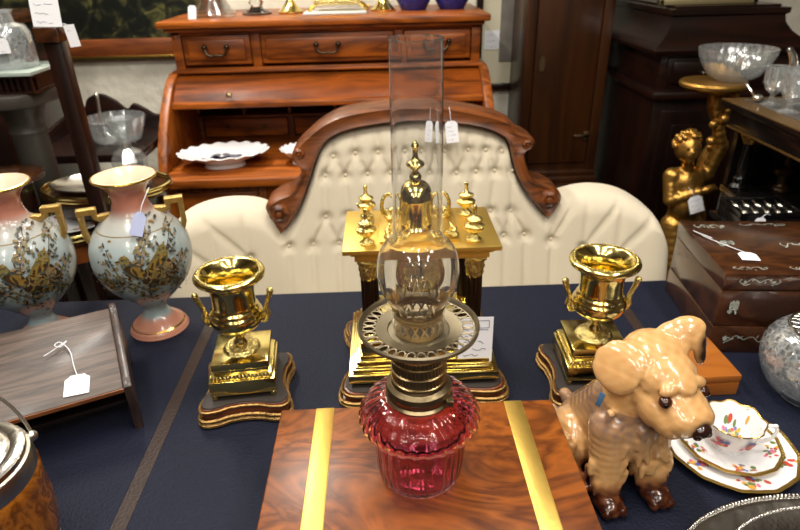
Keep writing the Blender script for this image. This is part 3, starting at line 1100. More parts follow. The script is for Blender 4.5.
o = thing('floral_plate', 'white plate with red flowers on the low gallery table between the vases', 'plate', (-0.868, 1.537, 0.792))
b = MB()
b.lathe([(0.05, 0.0), (0.07, 0.006), (0.1, 0.016), (0.1, 0.019), (0.068, 0.01), (0, 0.008)], seg=48, sx=0.9, sy=0.75)
rd = random.Random(3)
for k in range(34):
    b.mi = 1 + k % 2
    t, q = rd.uniform(0, 2 * PI), rd.uniform(0.06, 0.088)
    b.poly([(q * math.cos(t) * 0.9 + 0.006 * math.cos(s), q * math.sin(t) * 0.75 + 0.005 * math.sin(s), 0.0125 + (q - 0.068) * 0.28 + 0.001) for s in np.linspace(0, 2 * PI, 7)[:-1]])
b.build('plate', [M['porcelain'], M['flower_r'], M['leaf_g']], o)
g0 = thing('gallery_table', 'low oval table with a brass gallery rim, between the two vases', 'table', (-0.868, 1.532, 0))
b = MB()
b.lathe([(0, 0), (1, 0), (1.0, 0.012), (0, 0.012)], (0, 0, 0.780), 48, sx=0.112, sy=0.108)
gt_ = b.build('table_top', M['rosewood'], g0)
b = MB()
for zz, rr in ((0.012, 0.004), (0.024, 0.005)):
    b.tube([(0.112 * math.cos(t), 0.108 * math.sin(t), 0.780 + zz) for t in np.linspace(0, 2 * PI, 49)[:-1]], rr, 8, True)
for k in range(60):
    t = 2 * PI * k / 60
    b.box((-0.0015, -0.0015, 0.791), (0.0015, 0.0015, 0.804), M=T(0.112 * math.cos(t), 0.108 * math.sin(t), 0))
b.build('brass_gallery', M['brass'], gt_)
b = MB()
b.lathe([(0.93, 0.0), (0.95, 0.055), (0.0, 0.055)], (0, 0, 0.725), 40, sx=0.108, sy=0.104)
b.build('frieze', M['oak_in'], g0)
for k in range(4):
    t = PI / 4 + PI / 2 * k
    b = MB()
    x, y = 0.075 * math.cos(t), 0.065 * math.sin(t)
    b.tube([(x * 1.1, y * 1.1, 0.0), (x, y, 0.73)], 0.01, 10)
    b.build('leg', M['mahog_v'], g0)
o = thing('crystal_decanter', 'square cut crystal decanter with a flared mouth, behind the right vase', 'decanter', (-0.703, 1.615, 0.882))
b = MB()
b.lathe([(0, 0.0), (0.044, 0.0), (0.048, 0.006), (0.049, 0.075), (0.038, 0.096), (0.016, 0.107), (0.015, 0.122), (0.026, 0.160), (0.038, 0.188), (0.034, 0.188), (0.022, 0.159), (0.010, 0.122), (0, 0.12)], seg=8)
b.build('body', M['cut_thin'], o, ang=20)
# ------------------------------------------------------------------ wall print, longcase cabinet, dark cabinet
o = thing('framed_print', 'small print in a wide cream mount on the wall, right of the desk', 'picture', (0.62, 2.99, 1.25))
b = MB()
for (x0, x1, z0, z1) in ((-0.17, 0.17, -0.405, -0.375), (-0.17, 0.17, 0.375, 0.405), (-0.17, -0.14, -0.405, 0.405), (0.14, 0.17, -0.405, 0.405)):
    b.box((x0, -0.03, z0), (x1, 0, z1), 0.004)
b.build('frame', M['mahog_v'], o)
b = MB()
b.box((-0.145, -0.015, -0.38), (0.145, -0.004, 0.38))
b.build('mount', mat('cream mount board', 'd5cdb2', 0.7), o)
b = MB()
b.box((-0.055, -0.018, -0.275), (0.075, -0.014, 0.24))
b.build('print', mat('grey brown photo print', '7c766e', 0.5, vary=0.6, vscale=14), o)
price_tag('white price label on the cream mounted print', 0.07, 0.085, (0.528, 2.972, 1.075), rotm((1, 0, 0), (0, 0, 1)), 21, clip=False, lines=3, red=False, name='price_label', cat='label')

o = thing('longcase_cupboard', 'tall narrow oak cupboard with a locked door behind the sofa', 'cupboard', (0.812, 2.81, 0))
b = MB()
b.box((-0.195, -0.13, 0.52), (0.175, 0.13, 2.1), 0.004)
for x0, x1 in ((-0.195, -0.15), (0.13, 0.175)):
    b.box((x0, -0.145, 0.52), (x1, -0.13, 2.1), 0.006)
b.build('case', M['clock_wood'], o)
b = MB()
b.box((-0.148, -0.142, 0.56), (0.128, -0.128, 2.05), 0.006)
d = b.build('door', M['clock_wood'], o)
b = MB()
b.prism(c2([(-0.008, -0.025), (0.008, -0.025), (0.012, 0.0), (0.01, 0.025), (0, 0.035), (-0.01, 0.025), (-0.012, 0)], 3, True), -0.147, -0.142, 'y', M=T(-0.115, 0, 1.005))
b.build('escutcheon', M['old_brass'], d)
b = MB()
b.box((0.06, -0.149, 0.68), (0.128, -0.142, 0.692), 0.001)
b.box((0.105, -0.149, 0.665), (0.128, -0.142, 0.707), 0.001)
b.build('hinge', M['old_brass'], d)
b = MB()
b.box((-0.205, -0.19, 0.0), (0.185, 0.13, 0.44), 0.005)
b.box((-0.215, -0.20, 0.44), (0.195, 0.13, 0.47), 0.01)
b.box((-0.205, -0.165, 0.47), (0.187, 0.13, 0.50), 0.01)
b.box((-0.2, -0.15, 0.50), (0.18, 0.13, 0.525), 0.008)
b.build('base', M['clock_wood'], o)

cab = thing('dark_cabinet', 'large dark mahogany cabinet with a flared top, back right', 'cabinet', (1.35, 2.62, 0))
cx, cy = 1.35, 2.62
FY = 2.30 - cy
b = MB()
b.box((1.05 - cx, FY - 0.0, 0.0), (1.66 - cx, 0.36, 0.93), 0.004)
b.box((1.035 - cx, FY - 0.03, 0.0), (1.675 - cx, 0.36, 0.12), 0.008)
b.build('base_case', M['mahog_v'], cab)
for x0, x1 in ((1.085, 1.34), (1.37, 1.625)):
    b = MB()
    b.box((x0 - cx, FY - 0.012, 0.17), (x1 - cx, FY + 0.004, 0.88), 0.004)
    b.box((x0 + 0.04 - cx, FY - 0.02, 0.22), (x1 - 0.04 - cx, FY - 0.01, 0.83), 0.006)
    b.build('door', M['mahog_v'], cab)
b = MB()
b.box((1.03 - cx, FY - 0.03, 0.925), (1.68 - cx, 0.36, 0.955), 0.008)
b.build('waist_moulding', M['mahog'], cab)
b = MB()
b.box((1.05 - cx, FY, 0.955), (1.66 - cx, 0.36, 1.09), 0.004)
b.build('drawer_case', M['mahog'], cab)
for x0, x1 in ((1.075, 1.34), (1.37, 1.635)):
    b = MB()
    b.box((x0 - cx, FY - 0.01, 0.968), (x1 - cx, FY + 0.004, 1.078), 0.005)
    b.box((x0 + 0.02 - cx, FY - 0.018, 0.982), (x1 - 0.02 - cx, FY - 0.008, 1.064), 0.006)
    d = b.build('drawer', M['mahog'], cab)
    b = MB()
    b.ball(((x0 + x1) / 2 - cx, FY - 0.028, 1.023), 0.012, 12)
    b.build('knob', M['rosewood'], d)
# flared ogee top: stacked rectangular rings
b = MB()
og = [(0.0, 1.088), (0.045, 1.094), (0.05, 1.108), (0.045, 1.118), (0.02, 1.135), (-0.01, 1.16), (-0.03, 1.19), (-0.035, 1.215), (-0.025, 1.222), (-0.025, 1.24), (-0.05, 1.243), (-0.05, 1.25)]
rings = []
for off, z in og:
    x0, x1, y0 = 1.05 - off - cx, 1.56 + off - cx - 0.02, FY - off
    rings.append([b.bm.verts.new(p) for p in ((x0, y0, z), (x1, y0, z), (x1, 0.36, z), (x0, 0.36, z))])
for A, B in zip(rings, rings[1:]):
    for i in range(4):
        j = (i + 1) % 4
        b.bm.faces.new([A[i], A[j], B[j], B[i]])
b.bm.faces.new(rings[0])
b.bm.faces.new(rings[-1])
b.build('flared_top', M['mahog'], cab, smooth=True, ang=30)
o = thing('gilt_framed_picture', 'gilt framed picture standing on the dark cabinet, cut by the top edge', 'picture', (1.245, 2.42, 1.25))
b = MB()
for (x0, x1, z0, z1) in ((-0.19, 0.19, 0.0, 0.022), (-0.19, 0.19, 0.34, 0.362), (-0.19, -0.168, 0, 0.362), (0.168, 0.19, 0, 0.362)):
    b.box((x0, -0.012, z0), (x1, 0.012, z1), 0.004)
b.build('frame', mat('pale gilt frame', 'a89a72', 0.35, 0.5), o)
b = MB()
b.box((-0.17, -0.004, 0.02), (0.17, 0.01, 0.345))
b.build('picture', mat('brown green picture', '4a4636', 0.4, vary=0.5, vscale=16), o)


# ------------------------------------------------------------------ organic shapes by voxel remesh
def capsule(b, p, q, r0_, r1_, n=5):
    p, q = Vector(p), Vector(q)
    for k in range(n + 1):
        t = k / n
        b.ball(p.lerp(q, t), r0_ + (r1_ - r0_) * t, 14)


def organic(b, name, mats, parent, voxel, smooth_it=6, loc=None):
    me = bpy.data.meshes.new('tmp')
    b.bm.to_mesh(me)
    b.bm.free()
    o = bpy.data.objects.new('tmp', me)
    COL.objects.link(o)
    md = o.modifiers.new('r', 'REMESH')
    md.mode = 'VOXEL'
    md.voxel_size = voxel
    sm = o.modifiers.new('s', 'SMOOTH')
    sm.factor = 0.5
    sm.iterations = smooth_it
    dg = bpy.context.evaluated_depsgraph_get()
    dg.update()
    me2 = bpy.data.meshes.new_from_object(o.evaluated_get(dg))
    bpy.data.objects.remove(o)
    bpy.data.meshes.remove(me)
    me2.name = name
    for mt in (mats if isinstance(mats, list) else [mats]):
        me2.materials.append(mt)
    for p in me2.polygons:
        p.use_smooth = True
    o2 = bpy.data.objects.new(name, me2)
    COL.objects.link(o2)
    o2.parent = parent
    if loc:
        o2.location = loc
    return o2


# cherub torchere: x right, -y towards the viewer, local origin on the floor
ch = thing('cherub_stand', 'gilded cherub stand holding up a round top, right of the sofa', 'stand', (1.04, 1.885, 0), 0.0)
b = MB()
b.lathe([(0.14, 0), (0.14, 0.03), (0.12, 0.05), (0.11, 0.10), (0.12, 0.13), (0.1, 0.15), (0.08, 0.24), (0.1, 0.29), (0.0, 0.31)], seg=32, caps=True)
b.build('base', M['gilt_dark'], ch)
b = MB()
hip = (0.0, 0.0, 0.56)
b.ball(hip, (0.062, 0.052, 0.06), 16)
capsule(b, (0.0, 0.0, 0.58), (-0.012, -0.005, 0.69), 0.052, 0.05)
b.ball((-0.015, -0.022, 0.63), (0.046, 0.04, 0.05), 16)          # belly
capsule(b, (-0.065, 0.0, 0.73), (0.045, 0.0, 0.735), 0.03, 0.03)   # shoulders
b.ball((-0.015, -0.008, 0.71), (0.055, 0.04, 0.045), 16)
capsule(b, (-0.02, -0.005, 0.75), (-0.03, -0.015, 0.79), 0.022, 0.02)
b.ball((-0.045, -0.025, 0.835), (0.040, 0.044, 0.047), 18)         # head
b.ball((-0.048, -0.064, 0.822), (0.018, 0.012, 0.014), 10)         # cheeks, muzzle
b.ball((-0.048, -0.072, 0.832), (0.006, 0.008, 0.008), 8)          # nose
b.ball((-0.048, -0.060, 0.802), (0.012, 0.012, 0.010), 8)          # chin
for sx in (-1, 1):                                                 # legs crossing onto the base
    capsule(b, (sx * 0.03, -0.005, 0.55), (sx * 0.034, -0.045, 0.42), 0.045, 0.032)
    capsule(b, (sx * 0.034, -0.045, 0.42), (sx * 0.025, -0.01, 0.30), 0.03, 0.02)
    capsule(b, (sx * 0.025, -0.01, 0.285), (sx * 0.03, -0.06, 0.277), 0.018, 0.014)
capsule(b, (0.05, 0.0, 0.735), (0.075, -0.01, 0.83), 0.026, 0.022)   # raised arm
capsule(b, (0.075, -0.01, 0.83), (0.035, -0.01, 0.94), 0.021, 0.015)
b.ball((0.03, -0.012, 0.965), (0.016, 0.013, 0.022), 10)
capsule(b, (-0.07, 0.0, 0.73), (-0.072, -0.03, 0.655), 0.026, 0.022)  # other arm across the body
capsule(b, (-0.072, -0.03, 0.655), (0.03, -0.06, 0.70), 0.021, 0.015)
b.ball((0.04, -0.062, 0.705), (0.016, 0.012, 0.014), 10)
for k in range(4):
    capsule(b, (0.036 + 0.008 * k, -0.064 + 0.003 * k, 0.712 - 0.006 * k), (0.055 + 0.006 * k, -0.05, 0.716 - 0.006 * k), 0.0042, 0.0035, 3)
    capsule(b, (0.022 + 0.007 * k, -0.02, 0.98), (0.02 + 0.009 * k, -0.01, 1.006), 0.0045, 0.0038, 3)
fig = organic(b, 'figure', M['gilt_dark'], ch, 0.0042, 3, loc=(-0.008, 0.0, 0.03))
b = MB()
rd = random.Random(2)
for k in range(70):
    a, e = rd.uniform(0, 2 * PI), rd.uniform(-0.1, 1.4)
    p = Vector((math.cos(a) * math.cos(e) * 0.043, math.sin(a) * math.cos(e) * 0.046, math.sin(e) * 0.048))
    if p.y < -0.018 and p.z < 0.03:
        continue
    b.ball(Vector((-0.045, -0.023, 0.838)) + p, rd.uniform(0.008, 0.012), 8)
b.build('curls', M['gilt_dark'], fig)
b = MB()
for sx in (-1, 1):
    b.ball((-0.047 + sx * 0.016, -0.0655, 0.842), 0.0042, 8)
b.build('eyes', mat('dark gilding', '2e1c08', 0.4, 0.5), fig)
b = MB()  # trailing scarf and scrolling cornucopia behind the figure
b.tube(catmull([(0.06, 0.03, 0.29), (0.085, 0.035, 0.45), (0.07, 0.04, 0.6), (0.05, 0.04, 0.75), (0.065, 0.035, 0.88), (0.03, 0.02, 1.0), (0.0, 0.0, 1.045)], 6), [0.019 + 0.008 * math.sin(k * 0.7) for k in range(37)], 12)
for k in range(12):
    t = k / 11
    b.ball((0.045 + 0.03 * math.sin(k * 2.1), -0.005 + 0.022 * math.cos(k * 1.7), 0.85 + 0.19 * t), 0.013 + 0.006 * math.sin(k * 1.3), 8)
b.build('cornucopia', M['gilt_dark'], ch)
b = MB()
b.lathe([(0, 1.035), (0.05, 1.035), (0.085, 1.045), (0.098, 1.055), (0.1, 1.064), (0.095, 1.07), (0, 1.07)], seg=48)
b.build('round_top', M['gilt_dark'], ch)
price_tag('white price tag hung on the gilded cherub', 0.045, 0.058, (1.008, 1.775, 0.70), rotm((1, -0.05, 0.35), (-0.3, 0.1, 1)), 23, lines=3,
          string=[(0, 0.024, 0.001), (-0.004, 0.045, 0.004), (-0.012, 0.065, 0.0)])
o = thing('crystal_bowl', 'deep round crystal bowl standing on the cherub stand', 'bowl', (1.092, 1.88, 1.07))
b = MB()
md = lambda a, r, z, k: (r * (1 + 0.018 * math.cos(24 * a) * (1 if 1 < k < 10 else 0)), z)
b.lathe([(0, 0.002), (0.04, 0.0), (0.05, 0.004), (0.074, 0.02), (0.095, 0.05), (0.107, 0.077), (0.110, 0.098), (0.106, 0.098), (0.103, 0.077), (0.091, 0.051), (0.070, 0.024), (0, 0.012)], seg=96, mod=md)
b.build('bowl', M['cut_thin'], o)

# ------------------------------------------------------------------ ebonised cabinet along the right
eb = thing('ebonised_cabinet', 'black ebonised side cabinet with gilt edges and columns, right', 'cabinet', (1.35, 1.47, 0))
ex, ey = 1.35, 1.47
b = MB()
b.box((1.03 - ex, 1.235 - ey, 0), (1.70 - ex, 1.715 - ey, 0.10), 0.004)
b.box((1.04 - ex, 1.24 - ey, 0.1), (1.52 - ex, 1.70 - ey, 0.776), 0.004)
b.box((1.50 - ex, 1.26 - ey, 0.1), (1.68 - ex, 1.71 - ey, 1.0))
b.box((1.04 - ex, 1.69 - ey, 0.1), (1.5 - ex, 1.71 - ey, 1.0))
b.box((1.02 - ex, 1.235 - ey, 0.965), (1.71 - ex, 1.725 - ey, 1.025), 0.005)
b.build('case', M['ebony'], eb)
b = MB()
b.box((1.0 - ex, 1.215 - ey, 1.025), (1.73 - ex, 1.745 - ey, 1.045), 0.004)
tp = b.build('top', M['ebony'], eb)
b = MB()
b.box((0.998 - ex, 1.213 - ey, 1.0425), (1.732 - ex, 1.747 - ey, 1.0465), 0.001)
b.box((1.018 - ex, 1.234 - ey, 0.968), (1.03 - ex, 1.726 - ey, 0.974), 0.001)
b.build('gilt_edge', mat('dull gilt banding', '7a5c30', 0.35, 0.7), tp)
b = MB()
b.box((1.05 - ex, 1.24 - ey, 1.0465), (1.70 - ex, 1.72 - ey, 1.048))
b.build('glass_top', mat('grey glass top', '5c5650', 0.15), tp)
b = MB()
b.box((1.03 - ex, 1.23 - ey, 0.775), (1.5 - ex, 1.705 - ey, 0.795), 0.003)
b.build('shelf', M['ebony'], eb)
b = MB()
b.box((0.895 - ex, 1.345 - ey, 0.778), (1.06 - ex, 1.505 - ey, 0.795), 0.003)
b.build('pull_out_slide', M['ebony'], eb)
for y in (1.27, 1.66):
    b = MB()
    b.lathe([(0.026, 0.795), (0.026, 0.805), (0.018, 0.815), (0.02, 0.83), (0.014, 0.84), (0.0155, 0.87), (0.013, 0.935), (0.016, 0.94), (0.024, 0.955), (0.026, 0.966)], (1.06 - ex, y - ey, 0), 20, caps=True)
    c_ = b.build('column', M['ebony'], eb)
    b = MB()
    b.lathe([(0.0145, 0.933), (0.018, 0.94), (0.027, 0.957), (0.027, 0.961)], (1.06 - ex, y - ey, 0), 20, mod=lambda a, r, z, k: (r * (1 + 0.08 * math.cos(8 * a)), z))
    b.build('capital', M['gilt_dark'], c_)
o = thing('bronze_figure', 'small dark bronze bust between the columns of the black cabinet', 'ornament', (1.17, 1.63, 0.795))
b = MB()
b.ball((0, 0, 0.115), (0.018, 0.02, 0.023), 12)
capsule(b, (0, 0, 0.05), (0, 0, 0.1), 0.02, 0.012)
b.ball((0, 0, 0.062), (0.034, 0.02, 0.022), 12)
b.lathe([(0.026, 0), (0.026, 0.01), (0.014, 0.02), (0.016, 0.05)], seg=16, caps=True)
organic(b, 'bust', mat('brown bronze', '4a3826', 0.35, 0.8), o, 0.003, 2)
# open canteen of silver on the shelf
o = thing('silver_canteen', 'open black case of shining silver spoons behind the inlaid box', 'case', (0.985, 1.425, 0.795), -0.06)
b = MB()
b.box((-0.08, -0.06, 0), (0.08, 0.06, 0.03), 0.003)
for y in (-0.06, 0.054):
    b.box((-0.08, y, 0.028), (0.08, y + 0.006, 0.044), 0.001)
for x in (-0.08, 0.074):
    b.box((x, -0.06, 0.028), (x + 0.006, 0.06, 0.044), 0.001)
b.build('case', M['ebony'], o)
n = 0
for r_ in range(2):
    for c_ in range(5):
        b = MB()
        x, y = -0.058 + c_ * 0.029, -0.036 + r_ * 0.05
        b.ball((x, y, 0.036), (0.0105, 0.014, 0.008), 12)
        b.tube([(x, y + 0.012, 0.036), (x + 0.002, y + 0.032, 0.036)], [0.0025, 0.0035], 6)
        s_ = b.build('spoon', M['silver'], None)
        s_.location = (0.985, 1.425, 0.795)
        s_.rotation_euler.z = -0.06
        pos = ('first', 'second', 'third', 'fourth', 'fifth')[c_]
        tag(s_, 'silver spoon in the %s row of the open black case, %s from the left' % (('front', 'back')[r_], pos), 'spoon', 'silver spoons in the black case')
price_tag('white tag lying at the left front of the open silver case', 0.03, 0.036, (0.94, 1.345, 0.818), rotm((1, 0.1, 0.1), (-0.2, 0.2, 1)), 25, lines=2, red=False, string=[(0, 0.016, 0.001), (0.015, 0.026, 0.003), (0.045, 0.012, -0.02)])
price_tag('white tag at the right edge of the picture, above the inlaid box', 0.03, 0.04, (1.08, 1.36, 0.816), rotm((1, 0, 0.2), (-0.3, 0.2, 1)), 26, lines=2, red=False)
# glasses and teapot on the cabinet top
GT = 1.048
gob = [(0, 0.0), (0.026, 0.0), (0.027, 0.004), (0.008, 0.012), (0.007, 0.03), (0.02, 0.042), (0.029, 0.06), (0.031, 0.105), (0.0285, 0.105), (0.026, 0.062), (0.016, 0.046), (0, 0.044)]
mdg = lambda a, r, z, k: (r * (1 + (0.05 * math.cos(12 * a) if 4 < k < 10 else 0)), z)
for k, (x, y, l) in enumerate(((1.074, 1.632, 'leftmost crystal goblet on the black cabinet, by the silver ladle'),
                               (1.068, 1.545, 'nearest crystal goblet at the gilt edge of the black cabinet'),
                               (1.137, 1.615, 'crystal goblet in the middle of the group on the black cabinet'),
                               (1.137, 1.530, 'crystal goblet right of the nearest one, at the picture edge'),
                               (1.202, 1.585, 'crystal goblet in front of the silver teapot, at the right edge'))):
    o = thing('crystal_goblet', l, 'glass', (x, y, GT), 0.2 * k, 'crystal goblets on the black cabinet')
    b = MB()
    b.lathe(gob, seg=48, mod=mdg)
    b.build('goblet', M['cut_thin'], o, ang=25)
tp_ = thing('silver_teapot', 'silver teapot with a curved spout at the right edge', 'teapot', (1.245, 1.69, GT))
b = MB()
b.lathe([(0, 0), (0.035, 0), (0.038, 0.008), (0.03, 0.016), (0.06, 0.04), (0.072, 0.075), (0.06, 0.11), (0.035, 0.125), (0, 0.125)], seg=36)
b.build('body', M['silver'], tp_)
b = MB()
b.lathe([(0.036, 0.124), (0.03, 0.138), (0.01, 0.145), (0.008, 0.152), (0.011, 0.16), (0, 0.166)], seg=24)
b.build('lid', M['silver'], tp_)
b = MB()
b.tube(catmull([(-0.055, 0, 0.06), (-0.09, 0, 0.075), (-0.1, 0, 0.11), (-0.115, 0, 0.135), (-0.125, 0, 0.138)], 5), [0.016 - 0.0005 * k for k in range(21)], 10)
b.build('spout', M['silver'], tp_)
b = MB()
b.tube(catmull([(0.06, 0, 0.1), (0.1, 0, 0.11), (0.11, 0, 0.07), (0.06, 0, 0.05)], 5), 0.006, 8)
b.build('handle', M['silver'], tp_)
o = thing('silver_ladle', 'small silver ladle leaning by the goblets on the black cabinet', 'ladle', (1.052, 1.70, GT))
b = MB()
b.ball((0.012, -0.02, 0.011), (0.016, 0.016, 0.011), 12)
b.tube(catmull([(0.012, -0.01, 0.012), (0.008, 0.005, 0.02), (0.0, 0.02, 0.035), (-0.006, 0.026, 0.042)], 4), 0.0028, 6)
b.build('ladle', M['silver'], o)
# ------------------------------------------------------------------ painting on turned surfaces
def dense(prof, n=8):
    return [(max(0.0, p[0]), p[1]) for p in catmull([(r, z, 0) for r, z in prof], n)]


class OnBody:
    """polygons lying on a vase: u = arc length round from angle a0, v = height"""

    def __init__(s, b, prof, a0, eps=0.0005):
        s.b, s.a0, s.eps = b, a0, eps
        zs = [p[1] for p in prof]
        k = zs.index(max(zs))
        s.z = np.array(zs[:k + 1])
        s.r = np.array([p[0] for p in prof[:k + 1]])

    k, dv, v0 = 1.0, 0.0, 0.0

    def P(s, u, v, lift=0.0):
        u, v = u * s.k, s.v0 + (v - s.v0) * s.k + s.dv
        r = float(np.interp(v, s.z, s.r))
        r2 = float(np.interp(v + 0.002, s.z, s.r))
        nz = -(r2 - r) / 0.002
        L = math.hypot(1, nz)
        e = s.eps + lift
        rr = r + e / L
        a = s.a0 + u / max(r, 0.02)
        return (rr * math.cos(a), rr * math.sin(a), v + e * nz / L)

    def poly(s, pts, mi, lift=0.0):
        s.b.mi = mi
        s.b.poly([s.P(u, v, lift) for u, v in pts])

    def ell(s, u, v, ru, rv, mi, rot=0.0, n=10, lift=0.0, ph=0):
        c, d = math.cos(rot), math.sin(rot)
        s.poly([(u + c * ru * math.cos(t) - d * rv * math.sin(t), v + d * ru * math.cos(t) + c * rv * math.sin(t)) for t in np.linspace(0, 2 * PI, n + 1)[:-1]], mi, lift)

    def line(s, pts, w, mi, lift=0.0):
        for (p, q) in zip(pts, pts[1:]):
            d = Vector((q[0] - p[0], q[1] - p[1]))
            if d.length < 1e-7:
                continue
            n = Vector((-d.y, d.x)).normalized() * w / 2
            s.poly([(p[0] - n.x, p[1] - n.y), (q[0] - n.x, q[1] - n.y), (q[0] + n.x, q[1] + n.y), (p[0] + n.x, p[1] + n.y)], mi, lift)


# ------------------------------------------------------------------ pair of vases
def vase_glaze():
    mt = bpy.data.materials.new('pale blue and rose vase glaze')
    mt.use_nodes = True
    nt = mt.node_tree
    bs = nt.nodes['Principled BSDF']
    tc = nt.nodes.new('ShaderNodeTexCoord')
    sp = nt.nodes.new('ShaderNodeSeparateXYZ')
    nt.links.new(tc.outputs['Object'], sp.inputs[0])
    mr = nt.nodes.new('ShaderNodeMapRange')
    mr.inputs['From Max'].default_value = 0.34
    nt.links.new(sp.outputs['Z'], mr.inputs['Value'])
    cr = nt.nodes.new('ShaderNodeValToRGB')
    stops = ((0.0, 'c98a72'), (0.085, 'cf9078'), (0.115, '98a6a8'), (0.2, '9ba8a8'), (0.64, 'a0abab'), (0.76, 'b4b0a8'), (0.81, 'c48672'), (0.92, 'c2745c'), (0.955, 'd0a080'))
    for k, (p, c) in enumerate(stops):
        e = cr.color_ramp.elements[k] if k < 2 else cr.color_ramp.elements.new(p)
        e.position = p
        e.color = (*hexc(c), 1)
    nt.links.new(mr.outputs[0], cr.inputs[0])
    nt.links.new(cr.outputs[0], bs.inputs['Base Color'])
    bs.inputs['Roughness'].default_value = 0.22
    bs.inputs['Coat Weight'].default_value = 0.3
    return mt


M['vase'] = vase_glaze()
M['vase_in'] = mat('cream vase lip', 'e0c4ac', 0.25)
deco = [mat('dark brown enamel', '3a2c1c', 0.4), mat('olive enamel', '6e6238', 0.4), mat('ochre enamel', '84672c', 0.35), mat('tan enamel', '8c7252', 0.4), mat('slate enamel', '4c5048', 0.4)]
v_prof = dense([(0.0, 0.0), (0.054, 0.0), (0.0565, 0.006), (0.054, 0.012), (0.045, 0.021), (0.03, 0.034), (0.0235, 0.045), (0.0225, 0.056), (0.031, 0.068), (0.056, 0.092), (0.079, 0.120), (0.0915, 0.153), (0.0935, 0.177), (0.0895, 0.203), (0.077, 0.227), (0.056, 0.249), (0.040, 0.262), (0.0335, 0.276), (0.031, 0.291), (0.035, 0.306), (0.046, 0.320), (0.0545, 0.327), (0.0555, 0.331)], 4)


def make_vase(label, loc, rot, a0):
    o = thing('painted_vase', label, 'vase', loc, rot, 'pair of painted vases')
    b = MB()
    b.lathe(v_prof, seg=64)
    b.mi = 6
    b.lathe([(0.0555, 0.331), (0.053, 0.3325), (0.044, 0.324), (0.031, 0.307), (0.027, 0.288), (0.03, 0.27), (0, 0.25)], seg=64)
    d = OnBody(b, v_prof, a0 - rot)
    rd = random.Random(17)
    # gilt lines at shoulder
    for z, w in ((0.236, 0.0012), (0.0135, 0.003)):
        for k in range(64):
            u0, u1 = 2 * PI * k / 64, 2 * PI * (k + 1) / 64
            r = float(np.interp(z, d.z, d.r))
            d.poly([(u0 * r, z), (u1 * r, z), (u1 * r, z + w), (u0 * r, z + w)], 3 if z > 0.1 else 7)
    # branches
    d.k, d.v0, d.dv = 1.10, 0.13, 0.010
    stems = [[(0.004, 0.094), (0.0, 0.118), (0.006, 0.14), (0.016, 0.158), (0.034, 0.176), (0.05, 0.2), (0.058, 0.214)],
             [(0.0, 0.118), (-0.016, 0.135), (-0.036, 0.15), (-0.05, 0.175), (-0.056, 0.2)],
             [(0.006, 0.14), (0.03, 0.148), (0.056, 0.155), (0.075, 0.172)],
             [(-0.004, 0.15), (-0.002, 0.185), (0.012, 0.21), (0.016, 0.232)],
             [(-0.036, 0.15), (-0.06, 0.14), (-0.075, 0.15)], [(0.016, 0.158), (0.04, 0.132), (0.06, 0.12)]]
    for st in stems:
        d.line(c2(st, 3), 0.0016, 1)
    for k in range(640):
        st = stems[rd.randrange(len(stems))]
        i = rd.randrange(len(st) - 1)
        t = rd.random()
        u = st[i][0] + (st[i + 1][0] - st[i][0]) * t + rd.gauss(0, 0.0095)
        v = st[i][1] + (st[i + 1][1] - st[i][1]) * t + rd.gauss(0, 0.010)
        d.ell(u, v, rd.uniform(0.0018, 0.0044), rd.uniform(0.0012, 0.0026), rd.choice((1, 1, 2, 2, 3, 4, 5, 5)), rd.uniform(0, PI), 7, lift=0.0002 + 0.00001 * k)
    # nest and two birds
    d.ell(0.022, 0.152, 0.030, 0.022, 1, 0.1, 14, 0.0035)
    d.ell(0.024, 0.158, 0.022, 0.014, 4, 0.1, 14, 0.0036)
    for (u, v, s, c) in ((-0.016, 0.168, 1.1, 5), (0.024, 0.174, -1.0, 2)):
        d.ell(u, v, 0.022, 0.0120, c, -0.75 * s + (PI if s < 0 else 0), 14, 0.0038)
        d.ell(u + 0.006 * s, v - 0.004, 0.013, 0.0075, 3, -0.7 * s, 12, 0.0039)
        d.ell(u - 0.004 * s, v + 0.0, 0.0145, 0.006, 1, -0.85 * s, 12, 0.004)
        d.ell(u - 0.009 * s + 0.0, v + 0.016, 0.0085, 0.008, 2, 0, 12, 0.0041)
        d.ell(u - 0.012 * s, v + 0.018, 0.0016, 0.0016, 1, 0, 8, 0.0043)
        d.poly([(u - 0.016 * s, v + 0.0175), (u - 0.024 * s, v + 0.0155), (u - 0.016 * s, v + 0.0135)], 1, 0.0042)
        d.poly([(u + 0.010 * s, v - 0.010), (u + 0.024 * s, v - 0.030), (u + 0.029 * s, v - 0.027), (u + 0.016 * s, v - 0.006)], 1, 0.0042)
    b.build('body', [M['vase'], *deco, M['vase_in'], M['gold_line']], o, ang=60)
    b = MB()
    b.tube([(0.0558 * math.cos(t), 0.0558 * math.sin(t), 0.3295) for t in np.linspace(0, 2 * PI, 65)[:-1]], 0.0024, 8, True)
    b.build('gilt_rim', M['gold_line'], o)
    for s in (-1, 1):
        b = MB()
        path = [(0.0835, 0.210), (0.088, 0.222), (0.0885, 0.25), (0.0905, 0.276)]
        w = 0.0085
        for (p, q, wt) in ((path[0], path[1], 0.006), (path[1], path[2], 0.0062), (path[2], path[3], 0.007)):
            pass
        b.prism([(s * x, z) for x, z in ((0.079, 0.208), (0.086, 0.206), (0.0935, 0.226), (0.0935, 0.278), (0.062, 0.278), (0.060, 0.262), (0.040, 0.264), (0.036, 0.256), (0.058, 0.251), (0.068, 0.256), (0.070, 0.266), (0.0835, 0.266), (0.0835, 0.232))], -w, w, 'y', bev=0.0018)
        for k in range(3):
            b.box((min(s * 0.06, s * 0.094), -w * 1.08, 0.268 + k * 0.0035), (max(s * 0.06, s * 0.094), w * 1.08, 0.2695 + k * 0.0035))
        b.build('handle', M['gilt_vase'], o)
    return o


